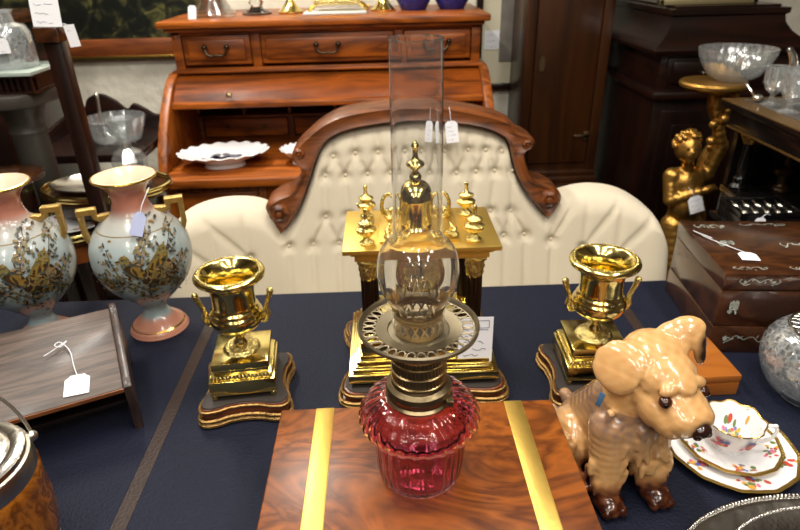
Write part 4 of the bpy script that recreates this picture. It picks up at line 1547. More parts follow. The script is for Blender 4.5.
M['gilt_vase'] = mat('rubbed gilding on porcelain', (0.52, 0.34, 0.10), 0.35, 0.75, bump=0.3, bscale=150)
make_vase('painted bird vase with a blue tag, right of the pair', (-0.482, 1.066, 0.76), math.radians(20), math.radians(-68))
make_vase('painted bird vase cut by the left edge, behind the sloping oak rack', (-0.705, 1.045, 0.76), math.radians(14), math.radians(-58))
M['paper_blue'] = mat('pale blue card', 'b4bce0', 0.7)
o = thing('price_tag', 'pale blue tag tied to the neck of the right vase', 'tag', (-0.446, 0.998, 1.022))
o.rotation_euler = rotm((0.85, 0.25, -0.35), (-0.4, 0.15, 1))
b = MB()
b.prism([(-0.011, -0.022), (0.011, -0.022), (0.011, 0.014), (0.004, 0.022), (-0.004, 0.022), (-0.011, 0.014)], -0.0005, 0, 'z')
b.build('card', M['paper_blue'], o, smooth=False)
b = MB()
b.tube(catmull([(0, 0.019, 0.0005), (0.0, 0.034, 0.001), (0.003, 0.052, -0.004), (0.006, 0.068, -0.008)], 5), 0.0008, 5)
b.build('thread', M['string'], o)

# ------------------------------------------------------------------ oak rack with sloping top
rk = thing('book_rack', 'dark oak rack with a sloping grained top, front left', 'rack', (-0.414, 0.765, 0.76), math.radians(25))
SL = math.atan2(0.040, 0.19)
b = MB()
Mx = T(0, 0, 0.079) @ Matrix.Rotation(SL, 4, 'X')
b.box((-0.44, -0.004, 0), (-0.012, 0.196, 0.009), 0.002, Mx)
b.build('sloping_board', M['dark_oak'], rk)
b = MB()
b.box((-0.44, -0.0055, 0.0), (-0.012, -0.0035, 0.0075), 0.0, Mx)
b.build('front_edge', wood('lit oak edge', '6a3a1a', 'a8693a', 'x', 20, 0.4, 0.1), rk)  # light along the board's front edge, painted as a brighter orange strip
for x in (-0.012, -0.45):
    b = MB()
    b.prism(c2([(-0.006, 0.0), (-0.004, 0.03), (-0.008, 0.06), (-0.008, 0.088)], 3) + c2([(-0.004, 0.092), (0.06, 0.103), (0.13, 0.117), (0.17, 0.124), (0.183, 0.132), (0.196, 0.134)], 3) + [(0.2, 0.12), (0.196, 0.06), (0.2, 0.0), (0.185, 0.0), (0.15, 0.03), (0.05, 0.03), (0.014, 0.0)], x, x + 0.013, 'x', bev=0.002)
    b.build('end_panel', wood('dark oak end', '1e1310', '4a3830', 'z', 18, 0.4, 0.1), rk)
b = MB()
b.box((-0.44, 0.09, 0.035), (-0.012, 0.1, 0.09), 0.002)
b.box((-0.44, 0.03, 0.030), (-0.012, 0.1, 0.038), 0.002)
b.build('lower_shelf', M['shadow_wood'], rk)
nb = Matrix.Rotation(math.radians(25), 3, 'Z') @ Matrix.Rotation(SL, 3, 'X')


def on_rack(lx, ly, lift):
    return Vector((-0.414, 0.765, 0.76)) + Matrix.Rotation(math.radians(25), 3, 'Z') @ (Matrix.Rotation(SL, 3, 'X') @ Vector((lx, ly, 0.009 + lift)) + Vector((0, 0, 0.079)))


tg = price_tag('white price tag with a curled thread on the sloping oak rack', 0.036, 0.042, on_rack(-0.075, 0.028, 0.002), (nb @ Matrix.Rotation(-0.12, 3, 'Z')).to_euler(), 31, lines=3, frame=True,
               string=[(0, 0.017, 0.001), (-0.006, 0.04, 0.003), (-0.012, 0.07, 0.004), (-0.02, 0.088, 0.003), (-0.03, 0.098, 0.006), (-0.036, 0.09, 0.008), (-0.028, 0.086, 0.006), (-0.02, 0.1, 0.004), (-0.04, 0.082, 0.004), (-0.052, 0.074, 0.003)])

# ------------------------------------------------------------------ biscuit barrel
bb = thing('biscuit_barrel', 'oak biscuit barrel with silver lid and swing handle, bottom left corner', 'barrel', (-0.508, 0.518, 0.76), -0.15)
b = MB()
b.lathe(dense([(0, 0), (0.062, 0), (0.066, 0.004), (0.076, 0.035), (0.0805, 0.075), (0.079, 0.11), (0.073, 0.148), (0, 0.148)], 3), seg=56)
b.build('body', wood('figured barrel oak', '4a2206', 'a4601c', 'z', 12, 0.25, 0.4, stretch=3, swirl=3), bb)
b = MB()
b.lathe([(0.0745, 0.142), (0.0785, 0.142), (0.079, 0.158), (0.077, 0.166), (0.0725, 0.168), (0.0725, 0.15)], seg=56)
b.build('silver_rim', M['silver_dull'], bb)
b = MB()
b.lathe([(0.063, 0.0), (0.069, 0.0), (0.0715, 0.012), (0.0702, 0.0135)], seg=56)
b.build('silver_foot_rim', M['silver_dull'], bb)
b = MB()
b.lathe([(0.074, 0.167), (0.073, 0.173), (0.066, 0.176), (0.058, 0.175), (0.055, 0.177), (0.052, 0.1775), (0.035, 0.182), (0.012, 0.186), (0, 0.186)], seg=56)
ld_ = b.build('lid', M['silver'], bb)
b = MB()
b.lathe([(0.006, 0.186), (0.005, 0.194), (0.012, 0.202), (0.009, 0.212), (0, 0.215)], seg=20)
b.build('finial', M['silver'], ld_)
b = MB()
arc_ = [(0.082 * math.cos(t), 0.045 * math.sin(t), 0.158 + 0.10 * math.sin(t)) for t in np.linspace(0, PI, 25)]
b.tube(arc_, 0.0021, 8)
for s in (-1, 1):
    b.ball((s * 0.081, 0, 0.158), 0.007, 12)
b.build('swing_handle', M['silver_dull'], bb, rotz=0.95)
b = MB()
for a in (-0.75, -PI / 2 - 0.9):
    Mb = rz(a) @ T(0.080, 0, 0.085) @ Matrix.Rotation(PI / 2, 4, 'Y')
    b.lathe([(0.0, 0.006), (0.004, 0.005), (0.006, 0.003), (0.015, 0.003), (0.017, 0.0), (0.017, -0.004)], seg=20, M=Mb)
b.build('silver_boss', M['silver_dull'], bb)

# ------------------------------------------------------------------ urns on wooden plinths


def serp(h, c=0.1):
    """square outline with rounded projecting corners and hollow sides"""
    pts = []
    for k in range(4):
        R = Matrix.Rotation(PI / 2 * k, 2)
        for p in ((h * 0.98, -h * 0.58), (h * 0.9, -h * 0.36), (h * 0.86, 0), (h * 0.9, h * 0.36), (h * 0.98, h * 0.58), (h * 1.0, h * 0.86), (h * 0.86, h * 1.0)):
            q = R @ Vector(p)
            pts.append((q.x, q.y))
    return c2(pts, 4, True)


M['plinth_top'] = mat('dark faded velvet wood', '28211d', 0.6, vary=0.2, vscale=30)
M['plinth_side'] = wood('red brown plinth', '3a1a10', '7a4026', 'x', 20, 0.35, 0.2)


def stand_parts(o, hx, hy, h):
    def sc(f):
        base = serp(1.0)
        return [(x * hx * f, y * hy * f) for x, y in base]
    b = MB()
    b.prism(sc(0.93), h - 0.004, h, 'z', bev=0.0015)
    b.build('top_panel', M['plinth_top'], o)
    b = MB()
    b.prism(sc(0.955), h * 0.3, h - 0.002, 'z', bev=0.003)
    b.prism(sc(0.98), h * 0.08, h * 0.3, 'z', bev=0.002)
    b.build('body', M['plinth_side'], o)
    b = MB()
    for f, z, r in ((0.975, h * 0.82, 0.0022), (1.0, h * 0.38, 0.003), (1.0, h * 0.15, 0.0036)):
        ring = [(x, y, z) for x, y in sc(f)]
        b.tube(ring, [r * (1 + 0.18 * (k % 2)) for k in range(len(ring))], 6, True)
    for k in range(4):
        b.ball((0.86 * hx * (1 if k % 2 else -1), 0.86 * hy * (1 if k > 1 else -1), 0.004), (0.009, 0.009, 0.004), 10)
    b.build('gilt_moulding', M['plinth_gilt'], o)


urn_prof = dense([(0.0, 0.076), (0.010, 0.076), (0.0115, 0.0785), (0.008, 0.085), (0.0065, 0.090), (0.010, 0.096), (0.0085, 0.0985), (0.016, 0.102), (0.03, 0.109), (0.040, 0.119), (0.0432, 0.129), (0.0425, 0.136), (0.039, 0.141), (0.0385, 0.145), (0.0365, 0.1475), (0.0345, 0.152), (0.0343, 0.165), (0.035, 0.180), (0.038, 0.190), (0.045, 0.1965), (0.0525, 0.200), (0.0555, 0.2035), (0.055, 0.208), (0.051, 0.2105), (0.046, 0.2105), (0.0425, 0.207), (0.036, 0.197), (0.0315, 0.18), (0.031, 0.15), (0.03, 0.125), (0.0, 0.11)], 3)


def make_urn(label, loc, rot):
    o = thing('brass_urn', label, 'urn', loc, rot, 'pair of brass garniture urns')
    b = MB()
    b.box((-0.053, -0.053, 0.009), (0.053, 0.053, 0.036), 0.0012)
    b.box((-0.048, -0.048, 0.036), (0.048, 0.048, 0.045), 0.001)
    b.box((-0.0435, -0.0435, 0.045), (0.0435, 0.0435, 0.053), 0.001)
    b.box((-0.0455, -0.0455, 0.053), (0.0455, 0.0455, 0.066), 0.0012)
    b.build('square_base', M['brass'], o)
    b = MB()
    for k in range(4):
        for i in range(16):
            t = -0.0480 + (i + 0.5) * 0.096 / 16
            b.ball((t, -0.0482, 0.0405), (0.0026, 0.003, 0.004), 6, M=rz(PI / 2 * k))
    b.build('gadroon_band', M['brass_chased'], o)
    for sx in (-1, 1):
        for sy in (-1, 1):
            b = MB()
            b.ball((sx * 0.047, sy * 0.047, 0.0045), 0.0058, 10)
            b.build('ball_foot', M['brass'], o)
    b = MB()
    b.lathe(dense([(0, 0.066), (0.0285, 0.066), (0.029, 0.0685), (0.0265, 0.072), (0.0225, 0.073), (0.016, 0.0755), (0.010, 0.077), (0, 0.077)], 3), seg=48, mod=lambda a, r, z, k: (r * (1 + (0.025 * math.cos(20 * a) if r > 0.014 else 0)), z))
    b.build('foot', M['brass_chased'], o)
    b = MB()
    b.lathe(urn_prof, seg=64)
    b.build('bowl', M['brass'], o)
    b = MB()
    for k in range(56):
        t = 2 * PI * k / 56
        b.ball((0.0488 * math.cos(t), 0.0488 * math.sin(t), 0.211), 0.0019, 6)
    b.build('beaded_rim', M['brass_chased'], o)
    for s in (-1, 1):
        b = MB()
        pts = catmull([(s * 0.0375, 0, 0.118), (s * 0.045, 0, 0.116), (s * 0.050, 0, 0.126), (s * 0.049, 0, 0.138), (s * 0.052, 0, 0.15), (s * 0.056, 0, 0.160), (s * 0.058, 0, 0.167)], 4)
        b.tube(pts, [0.0044 - 0.0006 * math.sin(k * 0.5) for k in range(len(pts))], 10)
        b.ball((s * 0.0585, 0, 0.170), 0.0058, 12)
        b.ball((s * 0.0405, 0, 0.122), (0.006, 0.007, 0.009), 10)
        b.build('handle', M['brass_chased'], o)
    return o


for (lb, ul, x, y, rot) in (('left', 'brass urn on the left plinth, nearer the painted vases', -0.249, 0.829, 0.10), ('right', 'brass urn on the right plinth, behind the pottery dog', 0.344, 0.829, -0.03)):
    p = thing('wooden_plinth', 'serpentine gilt and wood plinth under the %s brass urn' % lb, 'plinth', (x, y, 0.76), rot, 'pair of urn plinths')
    stand_parts(p, 0.074, 0.074, 0.038)
    make_urn(ul, (x, y, 0.798), rot)

# ------------------------------------------------------------------ portico clock
CX, CY = 0.054, 0.905
st = thing('clock_stand', 'wide serpentine gilt and wood stand under the brass clock', 'stand', (CX, CY, 0.76))
stand_parts(st, 0.143, 0.122, 0.03)
ck = thing('brass_clock', 'brass portico clock with urn finials behind the oil lamp', 'clock', (CX, CY, 0.79))
b = MB()
for (hx, hy, z0, z1, bv) in ((0.127, 0.103, 0.008, 0.024, 0.002), (0.121, 0.097, 0.024, 0.031, 0.003), (0.113, 0.089, 0.031, 0.042, 0.004), (0.107, 0.083, 0.042, 0.05, 0.003), (0.117, 0.092, 0.028, 0.034, 0.003), (0.104, 0.08, 0.05, 0.074, 0.0015)):
    b.box((-hx, -hy, z0), (hx, hy, z1), bv)
b.build('stepped_base', M['brass'], ck)
for sx in (-1, 1):
    for sy in (-1, 1):
        b = MB()
        b.ball((sx * 0.112, sy * 0.088, 0.0055), (0.010, 0.010, 0.0055), 12)
        b.build('ball_foot', M['brass'], ck)
bronze = mat('dark bronze column', '2e1d10', 0.28, 0.6)
for sx in (-1, 1):
    for sy in (-1, 1):
        x, y = sx * 0.086, sy * 0.056
        b = MB()
        b.lathe([(0.0125, 0.082), (0.0125, 0.19)], (x, y, 0), 48, mod=lambda a, r, z, k: (r * (1 + 0.07 * math.cos(12 * a)), z))
        c_ = b.build('column', bronze, ck)
        b = MB()
        b.box((x - 0.016, y - 0.016, 0.074), (x + 0.016, y + 0.016, 0.079), 0.001)
        b.lathe([(0.0155, 0.079), (0.0155, 0.083), (0.0135, 0.085)], (x, y, 0), 24, caps=True)
        b.build('column_foot', M['brass'], c_)
        b = MB()
        b.lathe([(0.0125, 0.186), (0.0145, 0.192), (0.0135, 0.197), (0.016, 0.205), (0.0145, 0.21), (0.018, 0.22)], (x, y, 0), 40, caps=True, mod=lambda a, r, z, k: (r * (1 + 0.07 * math.cos(8 * a + k)), z))
        b.box((x - 0.0165, y - 0.0165, 0.219), (x + 0.0165, y + 0.0165, 0.225), 0.001)
        b.build('capital', M['brass_chased'], c_)
b = MB()
b.box((-0.106, -0.0745, 0.225), (0.106, 0.0745, 0.236), 0.001)
b.box((-0.112, -0.078, 0.236), (0.112, 0.078, 0.240), 0.001)
b.box((-0.124, -0.082, 0.240), (0.124, 0.082, 0.248), 0.0015)
b.build('top_slab', M['brass_strip'], ck)
b = MB()
b.box((-0.066, -0.060, 0.248), (0.062, 0.060, 0.2525), 0.001)
b.build('raised_panel', M['brass_strip'], ck)
for k in range(4):
    R = rz(PI / 2 * k)
    for s in (-1, 1):
        b = MB()
        b.tube(catmull([(s * 0.05, -0.05, 0.255), (s * 0.04, -0.054, 0.262), (s * 0.034, -0.048, 0.256), (s * 0.024, -0.052, 0.258), (s * 0.018, -0.048, 0.264)], 4), [0.0045 - 0.00015 * i for i in range(17)], 8, M=R)
        b.ball((s * 0.052, -0.052, 0.257), (0.008, 0.008, 0.005), 8, M=R)
        b.build('scroll_mount', M['brass_chased'], ck)
fin = [(0, 0), (0.011, 0.0), (0.012, 0.003), (0.006, 0.008), (0.005, 0.012), (0.010, 0.016), (0.0150, 0.021), (0.0155, 0.026), (0.010, 0.029), (0.0075, 0.031), (0.012, 0.034), (0.0125, 0.037), (0.006, 0.040), (0.0035, 0.043), (0.0028, 0.052), (0.0036, 0.055), (0.0030, 0.0585), (0, 0.060)]
for (x, y) in ((-0.086, -0.056), (0.083, -0.056), (-0.088, 0.05), (0.084, 0.05)):
    b = MB()
    b.lathe(fin, (x, y, 0.248), 40, mod=lambda a, r, z, k: (r * (1 + (0.06 * math.cos(14 * a) if k in (5, 6, 7, 10, 11) else 0)), z))
    b.build('finial', M['brass_chased'], ck)
b = MB()
b.lathe(dense([(0, 0.2525), (0.031, 0.2525), (0.031, 0.257), (0.0335, 0.261), (0.0322, 0.268), (0.0315, 0.300), (0.0338, 0.303), (0.0330, 0.307), (0.0290, 0.318), (0.0190, 0.327), (0.0115, 0.330), (0.0118, 0.337), (0.009, 0.342), (0.005, 0.346), (0.007, 0.350), (0.0165, 0.355), (0.0165, 0.360), (0.008, 0.365), (0.005, 0.371), (0.0052, 0.382), (0.0075, 0.386), (0.004, 0.393), (0, 0.396)], 2), (-0.006, 0.0, 0), 48)
b.build('central_urn', M['brass'], ck)
for s in (-1, 1):
    b = MB()
    b.tube([(-0.006 + s * 0.0435 + 0.0115 * math.cos(t), 0, 0.287 + 0.021 * math.sin(t)) for t in np.linspace(0, 2 * PI, 21)[:-1]], 0.0032, 8, True)
    b.build('ring_handle', M['brass_chased'], ck)
# drum with dial and pendulum hung between the columns
b = MB()
b.lathe([(0, 0.028), (0.041, 0.028), (0.045, 0.024), (0.045, -0.024), (0.04, -0.028), (0, -0.028)], seg=48, M=T(0, -0.01, 0.178) @ Matrix.Rotation(PI / 2, 4, 'X'))
dr = b.build('clock_drum', M['brass'], ck)
b = MB()
b.lathe([(0, 0.030), (0.036, 0.030), (0.036, 0.027)], seg=48, M=T(0, -0.01, 0.178) @ Matrix.Rotation(PI / 2, 4, 'X'))
b.build('dial', M['brass_chased'], dr)
b = MB()
b.box((-0.0012, -0.043, 0.178), (0.0012, -0.0415, 0.204))
b.box((-0.018, -0.043, 0.177), (0.0, -0.0415, 0.179))
b.build('hands', M['ebony'], dr)
b = MB()
b.tube([(0, 0.01, 0.14), (0, 0.01, 0.10)], 0.0018, 6)
b.lathe([(0, 0.004), (0.014, 0.003), (0.016, 0), (0.014, -0.003), (0, -0.004)], seg=28, M=T(0, 0.01, 0.095) @ Matrix.Rotation(PI / 2, 4, 'X'))
b.build('pendulum', M['brass'], ck)
price_tag('white handwritten price card standing on the clock base by its right column', 0.058, 0.083, (0.142, 0.8225, 0.866), rotm((1, 0.0, -0.02), (0.07, 0.12, 1)), 41, clip=False, lines=5, red=False, frame=True, name='price_card', cat='card')

# ------------------------------------------------------------------ writing box and oil lamp
BX, BY = 0.034, 0.53
wb = thing('writing_box', 'big walnut writing box with two brass straps under the oil lamp', 'box', (BX, BY, 0.76))
b = MB()
b.box((-0.19, -0.125, 0.0), (0.19, 0.12, 0.12), 0.0022)
b.build('walnut_case', M['walnut'], wb)
for (x0, x1) in ((-0.142, -0.115), (0.121, 0.148)):
    b = MB()
    b.box((x0, -0.1256, -0.0), (x1, 0.1206, 0.1206), 0.0022)
    s_ = b.build('brass_strap', M['brass_strip'], wb)

LX, LY, LZ = 0.03, 0.53, 0.8806
lamp = thing('oil_lamp', 'oil lamp with cranberry glass font, brass burner and tall glass chimney', 'lamp', (LX, LY, LZ))
cran = mat('cranberry glass', (0.96, 0.47, 0.60), 0.0, trans=1.0, ior=1.42)
fo = [(0.0, 0.0), (0.040, 0.0), (0.047, 0.003), (0.0502, 0.012), (0.0525, 0.035), (0.0540, 0.062), (0.0550, 0.0775), (0.0595, 0.0800), (0.0662, 0.0835), (0.0692, 0.0895), (0.0680, 0.0965), (0.0620, 0.1055), (0.053, 0.1125), (0.044, 0.1165), (0.036, 0.1185), (0.033, 0.122)]
fo = dense(fo, 4)
fi = [(max(0.0, r - (0.004 if z > 0.006 else 0.008)), z if z > 0.006 else z + 0.008) for r, z in reversed(fo)]
fi = [(r, max(z, 0.008) - (0.002 if z > 0.105 else 0)) for r, z in fi]
b = MB()
NR = 30
amp = lambda r, z: (0.0006 if z < 0.078 else 0.0010 if z < 0.106 else 0.0007) * min(1.0, r / 0.05)


def rib(a, r, z, k):
    tw = a + 3.0 * max(0.0, z - 0.085)
    return (r + amp(r, z) * math.cos(NR * tw) if r > 0.02 else r, z)


b.lathe(fo, seg=208, mod=rib)
b.lathe(fi, seg=208, mod=rib)
bmesh.ops.remove_doubles(b.bm, verts=b.bm.verts[:], dist=1e-6)
# join the two skins at the neck
ed = [e for e in b.bm.edges if e.is_boundary]
bmesh.ops.bridge_loops(b.bm, edges=ed)
b.build('cranberry_font', cran, lamp, ang=80)
b = MB()
b.lathe([(0.030, 0.114), (0.0375, 0.1165), (0.0385, 0.120), (0.0360, 0.1225), (0.0360, 0.1285), (0.0372, 0.1305), (0.036, 0.136), (0.031, 0.1395), (0.031, 0.141)], seg=56)
b.box((0.028, -0.03, 0.122), (0.036, -0.019, 0.130), 0.001)
b.build('collar', M['old_brass'], lamp)
b = MB()
b.lathe([(0.0305, 0.139), (0.0285, 0.142), (0.0285, 0.178), (0.031, 0.180), (0.0335, 0.184), (0.036, 0.196), (0.034, 0.2), (0.026, 0.2), (0.024, 0.142)], seg=48)
burn = b.build('burner', M['old_brass'], lamp)
b = MB()
for z in (0.145, 0.158, 0.171):
    b.tube([(0.0297 * math.cos(t), 0.0297 * math.sin(t), z) for t in np.linspace(0, 2 * PI, 49)[:-1]], 0.0015, 6, True)
for k in range(44):
    t = 2 * PI * k / 44
    for z0, z1, tw in ((0.146, 0.157, 0.03), (0.159, 0.170, -0.03), (0.172, 0.179, 0.0)):
        b.tube([(0.0294 * math.cos(t), 0.0294 * math.sin(t), z0), (0.0294 * math.cos(t + tw), 0.0294 * math.sin(t + tw), z1)], 0.00085, 5)
b.build('basket_piercing', mat('bright worn brass', (0.45, 0.34, 0.17), 0.3, 1.0), burn)
# winder knob hidden behind, wick tubes inside the crown
b = MB()
for y in (-0.006, 0.006):
    b.box((-0.013, y - 0.002, 0.19), (0.013, y + 0.002, 0.226), 0.001)
b.build('wick_tube', M['old_brass'], burn)
# pierced shade gallery
ring_m = mat('dull gallery brass', (0.30, 0.25, 0.165), 0.46, 1.0, vary=0.2, vscale=40, bump=0.06, bscale=80)
b = MB()
b.lathe([(0.0600, 0.2075), (0.0620, 0.2065), (0.0642, 0.2085), (0.0648, 0.2125), (0.0632, 0.2145), (0.0614, 0.2125), (0.0600, 0.2090)], seg=80)
b.tube([(0.0600 * math.cos(t), 0.0600 * math.sin(t), 0.2080) for t in np.linspace(0, 2 * PI, 81)[:-1]], 0.0009, 6, True)
b.lathe([(0.0230, 0.2045), (0.0320, 0.2040), (0.0335, 0.2055), (0.0400, 0.2062), (0.0460, 0.2075), (0.0460, 0.2088), (0.0400, 0.2076), (0.0335, 0.2070), (0.0322, 0.2056), (0.0230, 0.2062)], seg=80)
NH = 32
for k in range(NH):
    t = 2 * PI * k / NH
    pts = []
    for a in np.linspace(0, 2 * PI, 13)[:-1]:
        rr = 0.0532 + 0.0069 * math.cos(a)
        ww = 0.0043 * math.sin(a)
        z = 0.2083
        pts.append((rr * math.cos(t) - ww * math.sin(t), rr * math.sin(t) + ww * math.cos(t), z))
    b.tube(pts, 0.0010, 6, True, flat=(0.7, 1.0))
gal_ = b.build('pierced_gallery', ring_m, lamp)
b = MB()
pts = []
NP = 16
for k in range(NP * 2):
    t = PI * k / NP
    z = 0.232 if k % 2 else 0.249
    rr = 0.0252 if k % 2 else 0.0300
    pts.append((rr * math.cos(t), rr * math.sin(t), z))
b.tube(pts, 0.0016, 6, True, flat=(0.5, 1.5))
for z, rr, w in ((0.2300, 0.0250, 0.0020), (0.2255, 0.0248, 0.0018), (0.2085, 0.0248, 0.0022)):
    b.tube([(rr * math.cos(t), rr * math.sin(t), z) for t in np.linspace(0, 2 * PI, 61)[:-1]], w, 6, True, flat=(1.5, 0.5))
for k in range(NP):
    t = 2 * PI * (k + 0.5) / NP
    for sg in (-1, 1):
        b.tube([(0.0249 * math.cos(t + sg * 0.17), 0.0249 * math.sin(t + sg * 0.17), 0.209), (0.0249 * math.cos(t), 0.0249 * math.sin(t), 0.2175), (0.0249 * math.cos(t + sg * 0.17), 0.0249 * math.sin(t + sg * 0.17), 0.2255)], 0.0014, 6)
b.build('chimney_crown', mat('ochre crown brass', (0.50, 0.34, 0.12), 0.3, 1.0), gal_)
# chimney
co = dense([(0.0274, 0.2075), (0.0276, 0.230), (0.0280, 0.239), (0.0325, 0.2455), (0.0385, 0.257), (0.0414, 0.272), (0.0410, 0.286), (0.0380, 0.2985), (0.0322, 0.3075), (0.0270, 0.3125), (0.0247, 0.319), (0.0241, 0.335), (0.0238, 0.42), (0.0234, 0.491), (0.0232, 0.4965)], 5)
ci = [(r - 0.0006, z) for r, z in reversed(co)]
b = MB()
b.lathe(co + ci + [co[0]], seg=72)
bmesh.ops.remove_doubles(b.bm, verts=b.bm.verts[:], dist=1e-6)
b.build('glass_chimney', M['blown'], lamp, ang=60)

# ------------------------------------------------------------------ boxes on the right
mb = thing('inlaid_box', 'rosewood box with mother of pearl inlay, right of the sofa', 'box', (0.597, 0.905, 0.76), math.radians(-5.5))
W_, D_, H_ = 0.36, 0.236, 0.169
b = MB()
b.box((0, 0, 0.0), (W_, D_, 0.058), 0.0015)
b.build('lower_drawer', M['rosewood'], mb)
b = MB()
b.box((0.0008, 0.0008, 0.0592), (W_ - 0.0008, D_ - 0.0008, 0.134), 0.0015)
b.build('case', M['rosewood'], mb)
b = MB()
b.box((-0.001, -0.001, 0.1355), (W_ + 0.001, D_ + 0.001, H_), 0.003)
b.build('lid', M['rosewood'], mb)


def scroll(b, c, w, h, seed, plane):
    """a sprig of pearl scrollwork: curling stems and leaves as thin inlay"""
    rd = random.Random(seed)

    def P(u, v):
        return (c[0] + u, c[1] + v, c[2]) if plane == 'top' else (c[0] + u, c[1], c[2] + v)
    for s in (-1, 1):
        pts = c2([(0, 0), (s * w * 0.2, h * 0.5 * rd.uniform(0.6, 1)), (s * w * 0.38, -h * 0.2), (s * w * 0.5, h * 0.15), (s * w * 0.45, h * 0.4)], 5)
        for p, q in zip(pts, pts[1:]):
            d = Vector((q[0] - p[0], q[1] - p[1]))
            n = Vector((-d.y, d.x)).normalized() * h * 0.035 if d.length > 1e-7 else Vector((0, 0))
            b.poly([P(p[0] - n.x, p[1] - n.y), P(q[0] - n.x, q[1] - n.y), P(q[0] + n.x, q[1] + n.y), P(p[0] + n.x, p[1] + n.y)])
    for k in range(13):
        u, v = rd.uniform(-0.48, 0.48) * w, rd.uniform(-0.4, 0.4) * h
        a = rd.uniform(0, PI)
        l, t_ = h * rd.uniform(0.12, 0.24), h * rd.uniform(0.04, 0.075)
        b.poly([P(u + l * math.cos(a) * math.cos(t) - t_ * math.sin(a) * math.sin(t), v + l * math.sin(a) * math.cos(t) + t_ * math.cos(a) * math.sin(t)) for t in np.linspace(0, 2 * PI, 9)[:-1]])


b = MB()
zt = H_ + 0.0003
for k, (u, v, w, h) in enumerate(((0.05, 0.205, 0.06, 0.022), (0.16, 0.215, 0.09, 0.015), (0.28, 0.215, 0.08, 0.015), (0.18, 0.118, 0.06, 0.025), (0.05, 0.125, 0.03, 0.03), (0.05, 0.02, 0.06, 0.014), (0.16, 0.022, 0.08, 0.018), (0.29, 0.022, 0.08, 0.015), (0.31, 0.12, 0.03, 0.03))):
    scroll(b, (u, v, zt), w, h, k, 'top')
for k, (u, z, w, h) in enumerate(((0.06, 0.152, 0.07, 0.016), (0.175, 0.152, 0.09, 0.018), (0.29, 0.152, 0.08, 0.016), (0.027, 0.10, 0.014, 0.03), (0.18, 0.105, 0.03, 0.04), (0.33, 0.10, 0.014, 0.03), (0.06, 0.03, 0.075, 0.02), (0.17, 0.03, 0.085, 0.02), (0.29, 0.03, 0.08, 0.02))):
    scroll(b, (u, -0.0015, z), w, h, 20 + k, 'front')
b.build('pearl_inlay', M['pearl'], mb, smooth=False, recalc=False)
price_tag('white price tag on a thread, lying on the inlaid box lid', 0.032, 0.033, (0.668, 0.963, 0.9317), (0, 0, -0.2), 51, lines=2, red=False,
          string=[(-0.002, 0.014, 0.0008), (-0.03, 0.045, 0.001), (-0.05, 0.066, 0.002), (-0.062, 0.09, 0.001), (-0.07, 0.105, 0.001), (-0.066, 0.092, 0.003), (-0.045, 0.068, 0.003)])

sb = thing('satinwood_box', 'flat light brown wooden box behind the pottery dog', 'box', (0.497, 0.838, 0.76), 0.02)
b = MB()
b.box((-0.088, -0.058, 0), (0.09, 0.056, 0.027), 0.002)
b.build('case', M['satin'], sb)
b = MB()
b.box((-0.089, -0.059, 0.0278), (0.091, 0.057, 0.042), 0.003)
b.build('lid', M['satin'], sb)

# ------------------------------------------------------------------ trio: plate, saucer, cup
TXc, TYc = 0.506, 0.657


def scal(n, amp_, ks):
    def f(a, r, z, k):
        w = math.cos(n * a) + 0.35 * math.cos(2 * n * a)
        return (r * (1 + (amp_ * w if k in ks else 0)), z)
    return f


def posy(b, zf, cx, cy, s, seed, n=11):
    """a painted spray on a plate: blossoms and leaves, zf(r) = surface height"""
    rd = random.Random(seed)
    for k in range(n):
        u, v = cx + rd.gauss(0, s), cy + rd.gauss(0, s * 0.7)
        b.mi = rd.choice((2, 2, 3, 4, 5, 6, 6))
        rr = s * rd.uniform(0.25, 0.55)
        el = rd.uniform(0.5, 1)
        a = rd.uniform(0, PI)
        pts = []
        for t in np.linspace(0, 2 * PI, 9)[:-1]:
            x = u + rr * (math.cos(a) * math.cos(t) - el * math.sin(a) * math.sin(t))
            y = v + rr * (math.sin(a) * math.cos(t) + el * math.cos(a) * math.sin(t))
            pts.append((x, y, zf(math.hypot(x, y)) + 0.0004 + 0.00004 * k))
        b.poly(pts)


tea_mats = [M['porcelain'], M['gold_line'], M['flower_r'], M['flower_p'], M['flower_y'], M['flower_b'], M['leaf_g']]


def make_plate(name, label, cat, loc, R, h, seed, grp, rot=0.0, nfl=6):
    o = thing(name, label, cat, loc, rot, grp)
    prof = [(0, 0.0), (R * 0.55, 0.0), (R * 0.58, 0.002), (R * 0.64, h * 0.35), (R * 0.95, h * 0.86), (R, h), (R * 0.985, h + 0.0012), (R * 0.93, h * 0.95), (R * 0.64, h * 0.35 + 0.0025), (R * 0.57, 0.0045), (0, 0.0042)]
    b = MB()
    b.lathe(prof, seg=120, mod=scal(12, 0.010, (4, 5, 6, 7)))
    zr = np.array([0, R * 0.57, R * 0.64, R * 0.93, R * 1.05])
    zz = np.array([0.0042, 0.0045, h * 0.35 + 0.0025, h * 0.95, h * 1.12])
    zf = lambda r: float(np.interp(r, zr, zz))
    for k in range(nfl):
        t = 2 * PI * k / nfl + 0.3
        posy(b, zf, R * 0.76 * math.cos(t), R * 0.76 * math.sin(t), R * 0.105, seed + k, 18)
    b.build('plate', tea_mats, o, ang=50)
    b = MB()
    pts = []
    for i in range(120):
        a = 2 * PI * i / 120
        rr, _ = scal(12, 0.010, (0,))(a, R * 0.985, 0, 0)
        pts.append((rr * math.cos(a), rr * math.sin(a), h + 0.0004))
    b.tube(pts, 0.0015, 6, True, flat=(0.7, 2.2))
    b.build('gold_rim', M['gold_line'], o)
    return o


